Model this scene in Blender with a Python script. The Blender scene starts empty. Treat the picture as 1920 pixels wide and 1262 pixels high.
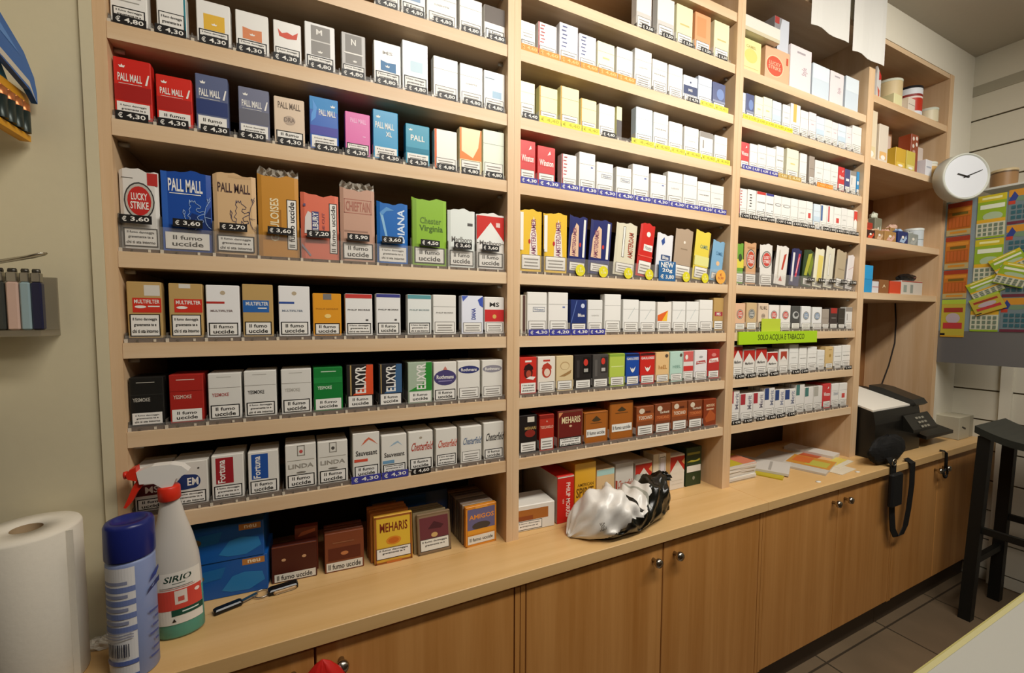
import bpy, math, random
from mathutils import Vector, Matrix
random.seed(7)
S = bpy.context.scene
COL = S.collection
# ---------------------------------------------------------------- camera
cam = bpy.data.cameras.new('camera'); co = bpy.data.objects.new('camera', cam); COL.objects.link(co); S.camera = co
YAW, PIT, ROL, FPX = 0.4483, 0.0596, 0.0035, 801.9
_f = Vector((math.sin(YAW)*math.cos(PIT), math.cos(YAW)*math.cos(PIT), -math.sin(PIT)))
_r0 = Vector((math.cos(YAW), -math.sin(YAW), 0)); _u0 = _r0.cross(_f)
_r = _r0*math.cos(ROL) + _u0*math.sin(ROL); _u = -_r0*math.sin(ROL) + _u0*math.cos(ROL)
co.matrix_world = Matrix(((_r.x, _u.x, -_f.x, 0.3117), (_r.y, _u.y, -_f.y, -1.0159), (_r.z, _u.z, -_f.z, 1.3438), (0, 0, 0, 1)))
cam.sensor_fit = 'HORIZONTAL'; cam.sensor_width = 36; cam.lens = FPX/1920*36
cam.shift_x = (960-950)/1920; cam.shift_y = (645-631)/1920
cam.clip_start = 0.02; cam.clip_end = 50
# ---------------------------------------------------------------- world, lamps, exposure
w = bpy.data.worlds.new('world'); S.world = w; w.use_nodes = True
w.node_tree.nodes['Background'].inputs[0].default_value = (0.9, 0.92, 1, 1)
w.node_tree.nodes['Background'].inputs[1].default_value = 0.05
S.view_settings.view_transform = 'Standard'; S.view_settings.look = 'None'
S.view_settings.exposure = 0.0; S.view_settings.gamma = 1.0; S.view_settings.use_curve_mapping = False
CEIL = 2.69
LAMPS = [(1.0, -1.05, 18), (2.35, -1.05, 16), (1.2, -2.1, 5)]  # last lamp is an added fill light, out of view
LAMP_COL = (1.0, 0.95, 0.875)
for lx, ly, e in LAMPS:
    a = bpy.data.lights.new('lamp', 'AREA'); a.shape = 'RECTANGLE'; a.size = 1.15; a.size_y = 0.25; a.energy = e; a.color = LAMP_COL
    ao = bpy.data.objects.new('lamp', a); COL.objects.link(ao); ao.location = (lx, ly, CEIL-0.10); ao.rotation_euler = (math.radians(45 if e > 10 else 15), 0, 0); a.spread = math.radians(135 if e > 10 else 150)
# ---------------------------------------------------------------- materials
MATS = {}
def s2l(c): return c/12.92 if c <= 0.04045 else ((c+0.055)/1.055)**2.4
def rgb(h): return tuple(s2l(int(h[i:i+2], 16)/255) for i in (0, 2, 4)) + (1,)
def mat(h, rough=0.45, metal=0.0, spec=0.35, tr=0.0, emit=0.0):
    k = (h, rough, metal, spec, tr, emit)
    if k in MATS: return MATS[k]
    m = bpy.data.materials.new('m_'+h); m.use_nodes = True; nt = m.node_tree; b = nt.nodes['Principled BSDF']
    b.inputs['Base Color'].default_value = rgb(h); b.inputs['Roughness'].default_value = rough; b.inputs['Metallic'].default_value = metal
    b.inputs['Specular IOR Level'].default_value = spec
    if emit:
        b.inputs['Emission Color'].default_value = rgb(h); b.inputs['Emission Strength'].default_value = emit
    if tr:
        t = nt.nodes.new('ShaderNodeBsdfTransparent'); mx = nt.nodes.new('ShaderNodeMixShader'); mx.inputs[0].default_value = tr
        nt.links.new(b.outputs[0], mx.inputs[1]); nt.links.new(t.outputs[0], mx.inputs[2]); nt.links.new(mx.outputs[0], nt.nodes['Material Output'].inputs[0])
    MATS[k] = m; return m
def wood(name, c1, c2, scale, rough=0.42):
    if name in MATS: return MATS[name]
    m = bpy.data.materials.new(name); m.use_nodes = True; nt = m.node_tree; L = nt.links; b = nt.nodes['Principled BSDF']
    tc = nt.nodes.new('ShaderNodeTexCoord'); mp = nt.nodes.new('ShaderNodeMapping'); mp.inputs['Scale'].default_value = scale
    n1 = nt.nodes.new('ShaderNodeTexNoise'); n1.inputs['Scale'].default_value = 1.0; n1.inputs['Detail'].default_value = 7; n1.inputs['Roughness'].default_value = 0.62; n1.inputs['Distortion'].default_value = 0.35
    n2 = nt.nodes.new('ShaderNodeTexNoise'); n2.inputs['Scale'].default_value = 0.23; n2.inputs['Detail'].default_value = 2
    ad = nt.nodes.new('ShaderNodeMath'); ad.operation = 'MULTIPLY_ADD'; ad.inputs[1].default_value = 0.6
    cr = nt.nodes.new('ShaderNodeValToRGB'); cr.color_ramp.elements[0].position = 0.52; cr.color_ramp.elements[1].position = 1.0
    cr.color_ramp.elements[0].color = rgb(c2); cr.color_ramp.elements[1].color = rgb(c1)
    L.new(tc.outputs['Object'], mp.inputs[0]); L.new(mp.outputs[0], n1.inputs[0]); L.new(mp.outputs[0], n2.inputs[0])
    L.new(n1.outputs[0], ad.inputs[0]); L.new(n2.outputs[0], ad.inputs[2]); L.new(ad.outputs[0], cr.inputs[0]); L.new(cr.outputs[0], b.inputs['Base Color'])
    bp = nt.nodes.new('ShaderNodeBump'); bp.inputs['Strength'].default_value = 0.06; bp.inputs['Distance'].default_value = 0.001
    L.new(n1.outputs[0], bp.inputs['Height']); L.new(bp.outputs[0], b.inputs['Normal'])
    b.inputs['Roughness'].default_value = rough; b.inputs['Specular IOR Level'].default_value = 0.35
    MATS[name] = m; return m
def plaster(name, c, sc=60, amt=0.05):
    m = bpy.data.materials.new(name); m.use_nodes = True; nt = m.node_tree; L = nt.links; b = nt.nodes['Principled BSDF']
    tc = nt.nodes.new('ShaderNodeTexCoord'); n = nt.nodes.new('ShaderNodeTexNoise'); n.inputs['Scale'].default_value = sc; n.inputs['Detail'].default_value = 5
    mx = nt.nodes.new('ShaderNodeMix'); mx.data_type = 'RGBA'; r = rgb(c)
    mx.inputs[6].default_value = tuple(x*(1-amt) for x in r[:3])+(1,); mx.inputs[7].default_value = r
    L.new(tc.outputs['Object'], n.inputs[0]); L.new(n.outputs[0], mx.inputs[0]); L.new(mx.outputs[2], b.inputs['Base Color'])
    bp = nt.nodes.new('ShaderNodeBump'); bp.inputs['Strength'].default_value = 0.12; bp.inputs['Distance'].default_value = 0.002
    L.new(n.outputs[0], bp.inputs['Height']); L.new(bp.outputs[0], b.inputs['Normal'])
    b.inputs['Roughness'].default_value = 0.75; b.inputs['Specular IOR Level'].default_value = 0.2
    return m
WOODH = wood('wood_horizontal', 'e1c7a4', 'd1ae84', (3, 60, 60))
WOODV = wood('wood_vertical', 'dfc09a', 'cda77a', (60, 60, 3))
WOODD = wood('wood_door', 'cb9252', 'b27738', (70, 70, 2.4), 0.38)
WOODB = wood('wood_back', '9a6b3e', '835730', (50, 50, 3), 0.55)
WOODT = wood('wood_top', 'dcb67e', 'cca266', (2.2, 40, 40), 0.33)
# ---------------------------------------------------------------- mesh builder
class MB:
    def __init__(s): s.v = []; s.f = []; s.mi = []; s.ms = []; s.sm = []
    def m(s, m):
        if isinstance(m, str): m = mat(m)
        if m not in s.ms: s.ms.append(m)
        return s.ms.index(m)
    def add(s, vs, fs, m, smooth=False):
        o = len(s.v); k = s.m(m); s.v += [tuple(x) for x in vs]
        for f in fs: s.f.append(tuple(i+o for i in f)); s.mi.append(k); s.sm.append(smooth)
    def box(s, x0, x1, y0, y1, z0, z1, m, ch=0.0, rz=0.0, c=None):
        if ch > 0:
            q = [(x0+ch, y0), (x1-ch, y0), (x1, y0+ch), (x1, y1-ch), (x1-ch, y1), (x0+ch, y1), (x0, y1-ch), (x0, y0+ch)]
            cx, cy = (x0+x1)/2, (y0+y1)/2
            kx, ky = 1-2*ch/(x1-x0), 1-2*ch/(y1-y0)
            rings = [[((x-cx)*kx+cx, (y-cy)*ky+cy, z0) for x, y in q], [(x, y, z0+ch) for x, y in q], [(x, y, z1-ch) for x, y in q], [((x-cx)*kx+cx, (y-cy)*ky+cy, z1) for x, y in q]]
            vs = sum(rings, []); fs = [tuple(range(7, -1, -1)), tuple(range(24, 32))]
            for r in range(3):
                for i in range(8): fs.append((r*8+i, r*8+(i+1) % 8, r*8+8+(i+1) % 8, r*8+8+i))
        else:
            vs = [(x0, y0, z0), (x1, y0, z0), (x1, y1, z0), (x0, y1, z0), (x0, y0, z1), (x1, y0, z1), (x1, y1, z1), (x0, y1, z1)]
            fs = [(0, 3, 2, 1), (4, 5, 6, 7), (0, 1, 5, 4), (1, 2, 6, 5), (2, 3, 7, 6), (3, 0, 4, 7)]
        if rz:
            c = c or ((x0+x1)/2, (y0+y1)/2); a, b = math.cos(rz), math.sin(rz)
            vs = [(c[0]+(x-c[0])*a-(y-c[1])*b, c[1]+(x-c[0])*b+(y-c[1])*a, z) for x, y, z in vs]
        s.add(vs, fs, m)
    def lathe(s, prof, m, cx=0, cy=0, n=32, ex=1.0, ey=1.0, caps=True, smooth=True, tilt=None):
        vs = []
        for r, z in prof:
            for i in range(n):
                a = 2*math.pi*i/n; vs.append((cx+r*ex*math.cos(a), cy+r*ey*math.sin(a), z))
        fs = [(j*n+i, j*n+(i+1) % n, (j+1)*n+(i+1) % n, (j+1)*n+i) for j in range(len(prof)-1) for i in range(n)]
        s.add(vs, fs, m, smooth)
        if caps:
            if prof[0][0] > 1e-5: s.add(vs[:n], [tuple(range(n-1, -1, -1))], m)
            if prof[-1][0] > 1e-5: s.add(vs[-n:], [tuple(range(n))], m)
    def tube(s, pts, r, m, n=8, flat=1.0, closed=False):
        P = [Vector(p) for p in pts]; vs = []; k = len(P)
        for i, p in enumerate(P):
            a = P[(i+1) % k] if closed or i < k-1 else p; b = P[i-1] if closed or i > 0 else p
            t = (a-b).normalized(); up = Vector((0, 0, 1)) if abs(t.z) < 0.9 else Vector((1, 0, 0))
            q = t.cross(up).normalized(); u = q.cross(t)
            rr = r[i] if isinstance(r, (list, tuple)) else r
            for j in range(n):
                an = 2*math.pi*j/n; vs.append(p + q*math.cos(an)*rr + u*math.sin(an)*rr*flat)
        fs = [(i*n+j, i*n+(j+1) % n, ((i+1) % k)*n+(j+1) % n, ((i+1) % k)*n+j) for i in range(k if closed else k-1) for j in range(n)]
        if not closed: fs += [tuple(range(n-1, -1, -1)), tuple(range((k-1)*n, k*n))]
        s.add(vs, fs, m, True)
    def poly(s, pts, m): s.add(pts, [tuple(range(len(pts)))], m)
    def prism(s, pts, axis, a, b, m):
        # pts 2D outline extruded along axis from a to b
        def mk(p, t): return {'x': (t, p[0], p[1]), 'y': (p[0], t, p[1]), 'z': (p[0], p[1], t)}[axis]
        n = len(pts); vs = [mk(p, a) for p in pts]+[mk(p, b) for p in pts]
        s.add(vs, [tuple(range(n-1, -1, -1)), tuple(range(n, 2*n))]+[(i, (i+1) % n, n+(i+1) % n, n+i) for i in range(n)], m)
    def mesh(s, name):
        me = bpy.data.meshes.new(name); me.from_pydata(s.v, [], s.f)
        for m in s.ms: me.materials.append(m)
        me.polygons.foreach_set('material_index', s.mi); me.polygons.foreach_set('use_smooth', s.sm); me.update(); return me
def link(name, data, parent=None, loc=(0, 0, 0), rot=(0, 0, 0)):
    o = bpy.data.objects.new(name, data); COL.objects.link(o); o.location = loc; o.rotation_euler = rot
    if parent: o.parent = parent
    return o
def tag(o, label, cat, group=None):
    o['label'] = label; o['category'] = cat
    if group: o['group'] = group
    return o
def struct(name, mb): o = link(name, mb.mesh(name)); o['kind'] = 'structure'; return o
# ---------------------------------------------------------------- lettering
TXT = {}
def glyphs(s, bold=0.02):
    if s in TXT: return TXT[s]
    c = bpy.data.curves.new('t', 'FONT'); c.body = s; c.resolution_u = 2; c.offset = bold; c.size = 1
    o = bpy.data.objects.new('t', c); COL.objects.link(o)
    dg = bpy.context.evaluated_depsgraph_get(); me = bpy.data.meshes.new_from_object(o.evaluated_get(dg))
    vs = [(v.co.x, v.co.y) for v in me.vertices]; fs = [tuple(p.vertices) for p in me.polygons]
    bpy.data.objects.remove(o); bpy.data.curves.remove(c); bpy.data.meshes.remove(me)
    x0 = min(v[0] for v in vs); x1 = max(v[0] for v in vs); y0 = min(v[1] for v in vs); y1 = max(v[1] for v in vs)
    vs = [((x-x0)/(x1-x0), (y-y0)/(y1-y0)) for x, y in vs]; TXT[s] = (vs, fs); return TXT[s]
def R(a, b, c, d, m): return ('r', a, b, c, d, m)
def T(s, a, b, c, d, m, rot=0, sk=0): return ('t', s, a, b, c, d, m, rot, sk)
def E(x, y, a, b, m): return ('e', x, y, a, b, m)
def G(p, m): return ('p', p, m)
def F(a, b, c, d, t, m, ta=None): return ('f', a, b, c, d, t, m, ta)
def P_(p, t, m): return ('l', p, t, m)
def art(mb, els, w, h, mp=None, e0=0.0002, sub=1):
    mp = mp or (lambda x, y, e: (x*w-w/2, -e, y*h))
    e = e0
    def quad(a, b, c, d, m):
        vs = []; n = sub
        for i in range(n+1):
            x = a+(c-a)*i/n; vs += [mp(x, b, e), mp(x, d, e)]
        mb.add(vs, [(2*i, 2*i+2, 2*i+3, 2*i+1) for i in range(n)], m)
    for el in els:
        k = el[0]
        if k == 'r': quad(*el[1:])
        elif k == 'f':
            _, a, b, c, d, t, m, ta = el; ty = t*w/h
            quad(a, b, c, b+ty, m); quad(a, d-ty, c, d, m); quad(a, b, a+t, d, m); quad(c-t, b, c, d, m)
        elif k == 'e':
            _, x, y, ra, rb, m = el; n = 20
            mb.add([mp(x+ra*math.cos(2*math.pi*i/n), y+rb*math.sin(2*math.pi*i/n), e) for i in range(n)], [tuple(range(n))], m)
        elif k == 'p': mb.add([mp(x, y, e) for x, y in el[1]], [tuple(range(len(el[1])))], el[2])
        elif k == 'l':
            _, pts, t, m = el
            for (xa, ya), (xb, yb) in zip(pts, pts[1:]):
                dx, dy = (xb-xa)*w, (yb-ya)*h; q = math.hypot(dx, dy) or 1; nx, ny = -dy/q*t, dx/q*t*w/h; ex, ey = dx/q*t*.5, dy/q*t*.5*w/h
                mb.add([mp(xa-ex+nx/2, ya-ey+ny/2, e), mp(xa-ex-nx/2, ya-ey-ny/2, e), mp(xb+ex-nx/2, yb+ey-ny/2, e), mp(xb+ex+nx/2, yb+ey+ny/2, e)], [(0, 1, 2, 3)], m)
        elif k == 't':
            _, s_, a, b, c, d, m, rot, sk = el; vs, fs = glyphs(s_)
            if rot: vs = [(1-y, x) for x, y in vs]
            if rot == 2: vs = [(1-x, 1-y) for x, y in vs]
            mb.add([mp(a+(x+sk*y)*(c-a), b+y*(d-b), e) for x, y in vs], fs, m)
        e += 0.00012
BK = '16130f'; WH = 'ece8df'
def W1(y=.32, fr=1, c=WH):
    l = [R(.05, .03, .95, y, c)]
    if fr: l.append(F(.05, .03, .95, y, .035, BK))
    h = y-.03
    return l+[T('Il fumo', .2, .03+h*.56, .8, .03+h*.82, '2a2620'), T('uccide', .18, .03+h*.16, .82, .03+h*.46, '2a2620')]
def W2(y=.34, fr=1, c=WH):
    l = [R(.05, .03, .95, y, c)]
    if fr: l.append(F(.05, .03, .95, y, .035, BK))
    h = y-.03
    return l+[T('Il fumo danneggia', .14, .03+h*.68, .86, .03+h*.84, '2a2620'), T('gravemente te e', .17, .03+h*.42, .83, .03+h*.58, '2a2620'), T('chi ti sta intorno', .12, .03+h*.16, .88, .03+h*.32, '2a2620')]
def W3(y=.3):
    h = y-.03
    return [R(.06, .04, .94, y, WH), F(.06, .04, .94, y, .02, '5a5248'), R(.16, .04+h*.62, .84, .04+h*.7, '8b867d'), R(.2, .04+h*.4, .8, .04+h*.48, '8b867d'), R(.16, .04+h*.18, .84, .04+h*.26, '8b867d')]
LID = R(0, .705, 1, .711, '77716a')
def chev(top, base='efece4'): return [R(0, .5, 1, .97, top), G([(0, .48), (0, .52), (.5, .86), (1, .52), (1, .48)], base)]
def roundel(c, cy=.62, r=.3, asp=.55, out='b9b4a8'):
    return [E(.5, cy, r*1.18, r*1.18*asp, '3d3a38'), E(.5, cy, r*1.08, r*1.08*asp, out), E(.5, cy, r*.92, r*.92*asp, c), T('LUCKY', .5-r*.62, cy+.01, .5+r*.62, cy+r*.38*asp*1.3, WH), T('STRIKE', .5-r*.7, cy-r*.4*asp*1.3, .5+r*.7, cy-.01, WH)]
def crest(x, y, c, k=1.0): return [G([(x-.06*k, y-.02*k), (x-.09*k, y+.02*k), (x-.03*k, y+.01*k), (x, y+.04*k), (x+.03*k, y+.01*k), (x+.09*k, y+.02*k), (x+.06*k, y-.02*k)], c)]
def pall(c1, c2, tx=WH, wk=2): return (c1, [R(0, .3, 1, .56, c2)] + crest(.22, .86, tx) + [T('PALL MALL', .1, .62, .76, .75, tx), G([(.84, .6), (.9, .6), (.97, .78), (.93, .78)], tx), R(.12, .575, .75, .582, tx)] + (W2(.27, 0) if wk == 2 else W1(.27, 0)))
def lion(x, y, k, m, t=.013):
    o = lambda *p: P_([(x+a*k, y+b*k*.78) for a, b in p], t, m)
    return [o((.30, 1.0), (.33, .92), (.40, 1.0), (.45, .93), (.52, 1.0), (.55, .9), (.62, .88)), o((.30, 1.0), (.27, .85), (.34, .78), (.25, .66), (.30, .58), (.18, .45), (.30, .40)), o((.62, .88), (.78, .8), (.74, .74), (.60, .74), (.56, .66), (.70, .60), (.90, .66), (.95, .58), (.72, .50)), o((.72, .50), (.60, .44), (.66, .34), (.84, .36), (.88, .28), (.66, .24), (.54, .34), (.50, .2), (.62, .08), (.5, .0)), o((.30, .40), (.26, .26), (.38, .2), (.34, .08), (.22, .04)), o((.26, .3), (.12, .32), (.04, .44), (.10, .58), (.02, .66), (.0, .54), (.08, .44)),
        o((.98, .25), (.92, .5), (1.0, .8), (1.12, .95), (1.2, 1.05)), o((1.12, .95), (1.05, 1.1), (1.14, 1.04), (1.2, 1.14)), o((.98, .25), (1.08, .12), (1.2, .06)), o((.95, .45), (1.2, .42))]
D = {
'wplain': ('ebe8e0', [LID]+W3(.3)), 'wplain2': ('e6e4dd', [LID, T('LIGHTS', .25, .5, .75, .54, 'b4b0a8')]+W3(.3)),
'wtext': ('ebe8e0', [LID, R(.15, .6, .85, .62, 'a8a49b'), R(.2, .5, .8, .52, 'a8a49b')]+W2(.36)), 'wtext2': ('ebe8e0', [LID, T('PHILIP MORRIS', .12, .53, .88, .57, '8d8880')]+W3(.32)),
'wteal': ('ebe8e0', [R(.93, 0, 1, 1, '2f7f8a')]+W2(.5)), 'wblue': ('ebe8e0', [R(.2, .4, .8, .6, '8aa3c0')]+W1()), 'wdark': ('ebe8e0', [R(.0, .5, 1, 1, '5a5048')]+W1()),
'wsqY': ('ebe8e0', [R(.2, .33, .84, .7, 'e2b33a')]+crest(.52, .47, WH)+W2(.32)), 'wsqO': ('ebe8e0', [G([(.2, .34), (.8, .32), (.8, .6), (.5, .58), (.2, .62)], 'd9875a')]+crest(.5, .46, WH)+W2(.31)),
'wredlogo': ('ebe8e0', [G([(.15, .8), (.2, .62), (.5, .58), (.85, .62), (.9, .8), (.7, .7), (.5, .75), (.3, .7)], 'd4523a')]+W2(.34)),
'wsqB': ('ebe8e0', [T('MS', .32, .72, .7, .8, 'b0aca4'), G([(.24, .34), (.82, .32), (.82, .55), (.5, .53), (.24, .57)], '2f6f9e')]+crest(.5, .44, WH)+W2(.3)), 'wsqP': ('e8e8e4', [R(.4, .32, .85, .5, '9fbdd2'), R(.05, .8, .5, .82, '7d92a0')]+W3(.28)),
'wpale': ('e9ecec', [R(.3, .4, .8, .62, 'c3dae4')]+W2(.3)), 'greyN': ('dddbd6', [R(.2, .3, .85, .95, '8d8983'), T('M', .38, .76, .58, .88, WH), R(.2, .6, .85, .63, 'cfcbc4')]+crest(.5, .38, WH)+W2(.28)), 'greyN2': ('a09c95', [R(.15, .3, .85, .97, '85817b'), T('N', .4, .74, .6, .88, WH), R(.1, .53, .9, .56, WH)]+crest(.55, .37, WH)+W2(.27)),
'pmR': pall('d0281f', 'a51d18'), 'pmR2': pall('d42c20', 'ad2018', wk=1), 'pmN': pall('5b6484', '2e3c6d', wk=1), 'pmG': pall('72758a', '6a6a74'), 
'pmT': ('ddc6ab', [T('PALL MALL', .12, .76, .88, .9, '6b5a4a'), E(.5, .52, .2, .1, 'b8a490'), T('DRA', .32, .48, .68, .58, '7d6c60')]+W1(.28)),
'pmB': ('2b63b8', [R(0, .75, 1, 1, '3a8ac6'), R(0, .28, 1, .45, '4b4aa0'), G([(.03, .5), (.2, .6), (.25, .8), (.1, .95), (.12, .75), (.05, .65)], '5a9adb'), T('PALL MALL', .32, .66, .92, .78, WH)]+crest(.82, .86, WH)+W2(.26, 0)),
'pmP': ('d965a5', [T('PALL MALL', .2, .76, .85, .87, 'f2b8d8'), R(.7, .45, .82, .47, 'f2b8d8')]+W2(.27)), 'pmC': ('2a93c0', crest(.2, .86, WH)+[T('PALL MALL', .08, .63, .85, .76, WH), T('XL', .5, .48, .75, .58, WH)]+W2(.25, 0)), 'pmTe': ('2191ad', crest(.2, .86, WH)+[T('PALL', .2, .6, .8, .74, WH), R(0, .3, 1, .42, '1a7d98')]+W2(.27, 0)),
'wOr': ('ece9df', [R(0, 0, .09, 1, 'd9642a')]+W3(.28)), 'orY': ('f0dfae', [G([(0, .3), (0, .5), (.6, .35), (.85, .6), (.95, 1), (1, 1), (1, .3)], 'e8843a'), R(0, .3, .08, 1, 'e8843a')]+W3(.28)), 'wGr': ('dfe6d2', [LID]+W3(.3)),
'mfR': ('bd9c62', [R(.5, .76, .97, .95, 'd6d0c4'), R(.15, .46, 1, .72, 'cc3322'), T('MULTIFILTER', .2, .62, .95, .69, WH), E(.38, .56, .17, .025, WH), R(.6, .56, .95, .58, WH)]+W2(.43)),
'mfR2': ('bd9c62', [R(.3, .92, .65, 1, 'd6d0c4'), R(.15, .47, 1, .72, 'cc3322'), T('MULTIFILTER', .2, .62, .95, .69, WH), E(.38, .56, .17, .025, WH)]+W2(.43)),
'mfWR': ('ebe9e6', [E(.5, .86, .08, .04, 'b9a78a'), R(0, .65, .55, .69, 'b3322a'), T('MULTIFILTER', .12, .49, .8, .53, '7d6a66')]+W1(.28)), 'mfB': ('bd9c62', [R(0, .47, .88, .7, '2c63a8'), T('MULTIFILTER', .1, .6, .85, .67, WH), R(.5, .54, .8, .56, WH)]+W1(.29)), 'mfWB': ('ebe9e6', [E(.5, .86, .08, .04, 'b9a78a'), R(0, .65, .5, .69, '2f4d96'), T('MULTIFILTER', .1, .49, .78, .53, '808a98')]+W1(.29)),
'phO': ('e29a28', [R(.36, .86, .66, 1, '7b7774'), T('PHILIP MORRIS', .1, .62, .9, .66, 'b87a20'), E(.52, .47, .12, .05, 'f2cf7c')]+W1(.3)),
'phR': ('ebe9e4', [R(0, .9, 1, 1, 'c23a32'), T('PHILIP MORRIS', .08, .6, .92, .64, '55504c'), R(.75, .35, .85, .39, '55504c')]+W2(.3)), 'phN': ('ebe9e4', [R(0, .92, 1, 1, '3d3f86'), T('PHILIP MORRIS', .08, .6, .92, .64, '55504c'), R(.75, .35, .85, .39, '55504c')]+W1(.3)), 'phT': ('e8eae4', [R(0, .9, 1, 1, '5d9ba0'), T('PHILIP MORRIS', .08, .6, .92, .64, '7d9090')]+W2(.3)),
'diB': ('e6e8f2', [G([(.05, .85), (.3, 1), (0, 1)], '4c62b8'), G([(.75, .9), (1, 1), (1, .7), (.85, .75)], '3f55b0'), T('DIANA', .45, .38, .65, .68, '2e3f96', 1)]+W3(.3)), 'diR': ('ece7df', [R(0, .33, 1, .66, 'cc3030'), T('MS', .25, .74, .75, .86, '3a3532'), E(.5, .47, .1, .06, 'd9b060')]+W3(.3)),
'ysK': ('201f1c', [R(.2, .89, .75, .905, 'b8b4a8'), T('YESMOKE', .08, .5, .6, .58, 'b8b4a8'), R(.0, .64, 1, .645, '4a4a44')]+W2(.27, 0)), 'ysR': ('a82a22', [R(.2, .89, .75, .905, 'e0c8b8'), T('YESMOKE', .1, .5, .65, .58, 'd8b8a8'), R(0, .66, 1, .665, '7a1c18')]+W1(.28, 0)),
'ysW': ('dedbd2', [R(.25, .92, .7, .93, 'a09b90'), T('YESMOKE', .1, .5, .62, .58, 'b0605a'), R(0, .69, 1, .695, '8d8880')]+W1(.32)), 'ysW2': ('dedbd2', [R(.25, .92, .7, .93, 'a09b90'), T('YESMOKE', .1, .5, .62, .58, '3a3634'), R(0, .69, 1, .695, '8d8880')]+W2(.32)), 'ysW3': ('dedbd2', [R(.25, .92, .7, .93, 'a09b90'), T('YESMOKE', .1, .5, .62, .58, 'b5b0a6'), R(0, .69, 1, .695, '8d8880')]+W1(.32)), 'ysG': ('1c7a35', [R(.25, .9, .78, .92, 'cfe0c8'), T('YESMOKE', .12, .5, .62, .58, 'cfe0c8'), R(0, .64, 1, .78, '23863e')]+W1(.28, 0)),
'exO': ('2a2624', [G([(.2, .3), (1, .3), (1, 1), (.75, 1), (.65, .5)], 'd8502a'), R(.12, .3, .17, 1, 'b89a60'), T('ELIXYR', .32, .34, .72, .97, WH, 1)]+W1(.28, 0)), 'exB': ('2a2a2e', [G([(.2, .3), (1, .3), (1, 1), (.75, 1), (.65, .5)], '3e6288'), R(.06, .3, .1, 1, 'b89a60'), T('ELIXYR', .3, .34, .72, .97, WH, 1)]+W1(.28, 0)), 'exG': ('a8b8a0', [G([(.0, .3), (1, .3), (1, 1), (.75, 1), (.65, .5)], '2f8a32'), T('ELIXYR', .35, .34, .74, .97, WH, 1)]+W1(.28, 0)),
'rmN': ('e6e2d8', [E(.5, .6, .5, .2, '4a4270'), T('Rothmans', .12, .57, .88, .67, WH, 0), R(.2, .5, .8, .53, '8a80a8'), G([(.4, .8), (.5, .9), (.6, .8)], 'c87a6a')]+W1(.3)), 'rmN2': ('e6e2d8', [E(.5, .77, .48, .1, '33386e'), T('Rothmans', .14, .73, .86, .81, WH)]+W3(.3)), 'rmG': ('e6e2d8', [E(.5, .77, .48, .1, '8f8b94'), T('Rothmans', .14, .73, .86, .81, WH)]+W3(.3)),
'msR': ('e0dcd2', [R(0, .35, 1, .6, '5c1c20'), T('MS', .3, .4, .7, .55, WH)]+W1(.28)), 'emN': ('dcd8ce', [G([(0, .45), (0, .38), (.3, .36), (.6, .38), (.78, .48), (.78, .6), (.6, .7), (.3, .72)], '26386a'), E(.6, .54, .2, .16, '26386a'), T('EM', .42, .45, .74, .63, WH), E(.75, .84, .03, .02, '4a4640')]+W2(.32)),
'foR': ('e0dcd2', [R(.12, .36, .68, .95, '9c2228'), T('Fortuna', .18, .38, .42, .9, WH, 1)]+W2(.32)), 'foB': ('e0dcd2', [R(.1, .36, .66, .95, '24509c'), T('Fortuna', .16, .38, .4, .9, WH, 1)]+W1(.32)),
'liR': ('dfdbd0', [F(.38, .74, .64, .98, .03, '8a8478'), E(.51, .84, .06, .04, 'c0504a'), R(.05, .64, .95, .65, 'a09a8c'), T('LINDA', .08, .46, .92, .56, '9a9488'), E(.5, .36, .16, .02, '7a756a')]+W1(.32)), 'liK': ('dfdbd0', [F(.38, .74, .64, .98, .03, '8a8478'), E(.51, .84, .06, .04, '55504a'), R(.05, .64, .95, .65, 'a09a8c'), T('LINDA', .08, .46, .92, .56, '9a9488'), E(.5, .36, .16, .02, '7a756a')]+W1(.32)),
'svR': ('e3dfd4', [G([(.3, .72), (.45, .84), (.6, .9), (.75, .84), (.95, .72), (.75, .8), (.6, .85), (.45, .78)], 'cf6a4a'), T('Sauvesant', .1, .5, .92, .62, '3a3430'), R(.04, .37, .55, .43, 'd4523a')]+W1(.28)), 'svB': ('e3dfd4', [G([(.3, .7), (.5, .8), (.65, .84), (.85, .7), (.65, .79), (.5, .75)], '9db4c4'), T('Sauvesant', .1, .44, .92, .56, '3a3430'), R(.04, .28, .5, .36, '6f9ab8')]+W2(.26)),
'cfR': ('e3dfd4', [T('Chesterfield', .08, .5, .96, .72, 'b0402e', 0, .08), E(.5, .84, .06, .03, 'a89c88')]+W1(.3)), 'cfR2': ('e3dfd4', [T('Chesterfield', .08, .5, .96, .7, 'c0553c', 0, .08)]+W2(.32)), 'cfB': ('e3dfd4', [T('Chesterfield', .08, .5, .96, .7, '5a6f8c', 0, .08)]+W3(.32)), 'cfK': ('e3dfd4', [T('Chesterfield', .08, .5, .96, .72, '3c3834', 0, .08)]+W1(.28)),
'wredm': ('ecE8e0'.lower(), [R(0, 0, .06, 1, 'a83238')]+[R(.1+.05*(i % 2), .4+.1*i, .3+.05*(i % 2), .43+.1*i, 'c25a5c') for i in range(6)]+W3(.3)), 'wblum': ('e8e6e8', [R(.1+.05*(i % 2), .4+.1*i, .35+.05*(i % 2), .43+.1*i, '5a628e') for i in range(6)]+W3(.3)), 'wblkm': ('ebe8e0', [R(.2+.05*(i % 2), .4+.1*i, .45+.05*(i % 2), .44+.1*i, '4c4846') for i in range(5)]+W3(.3)),
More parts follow.
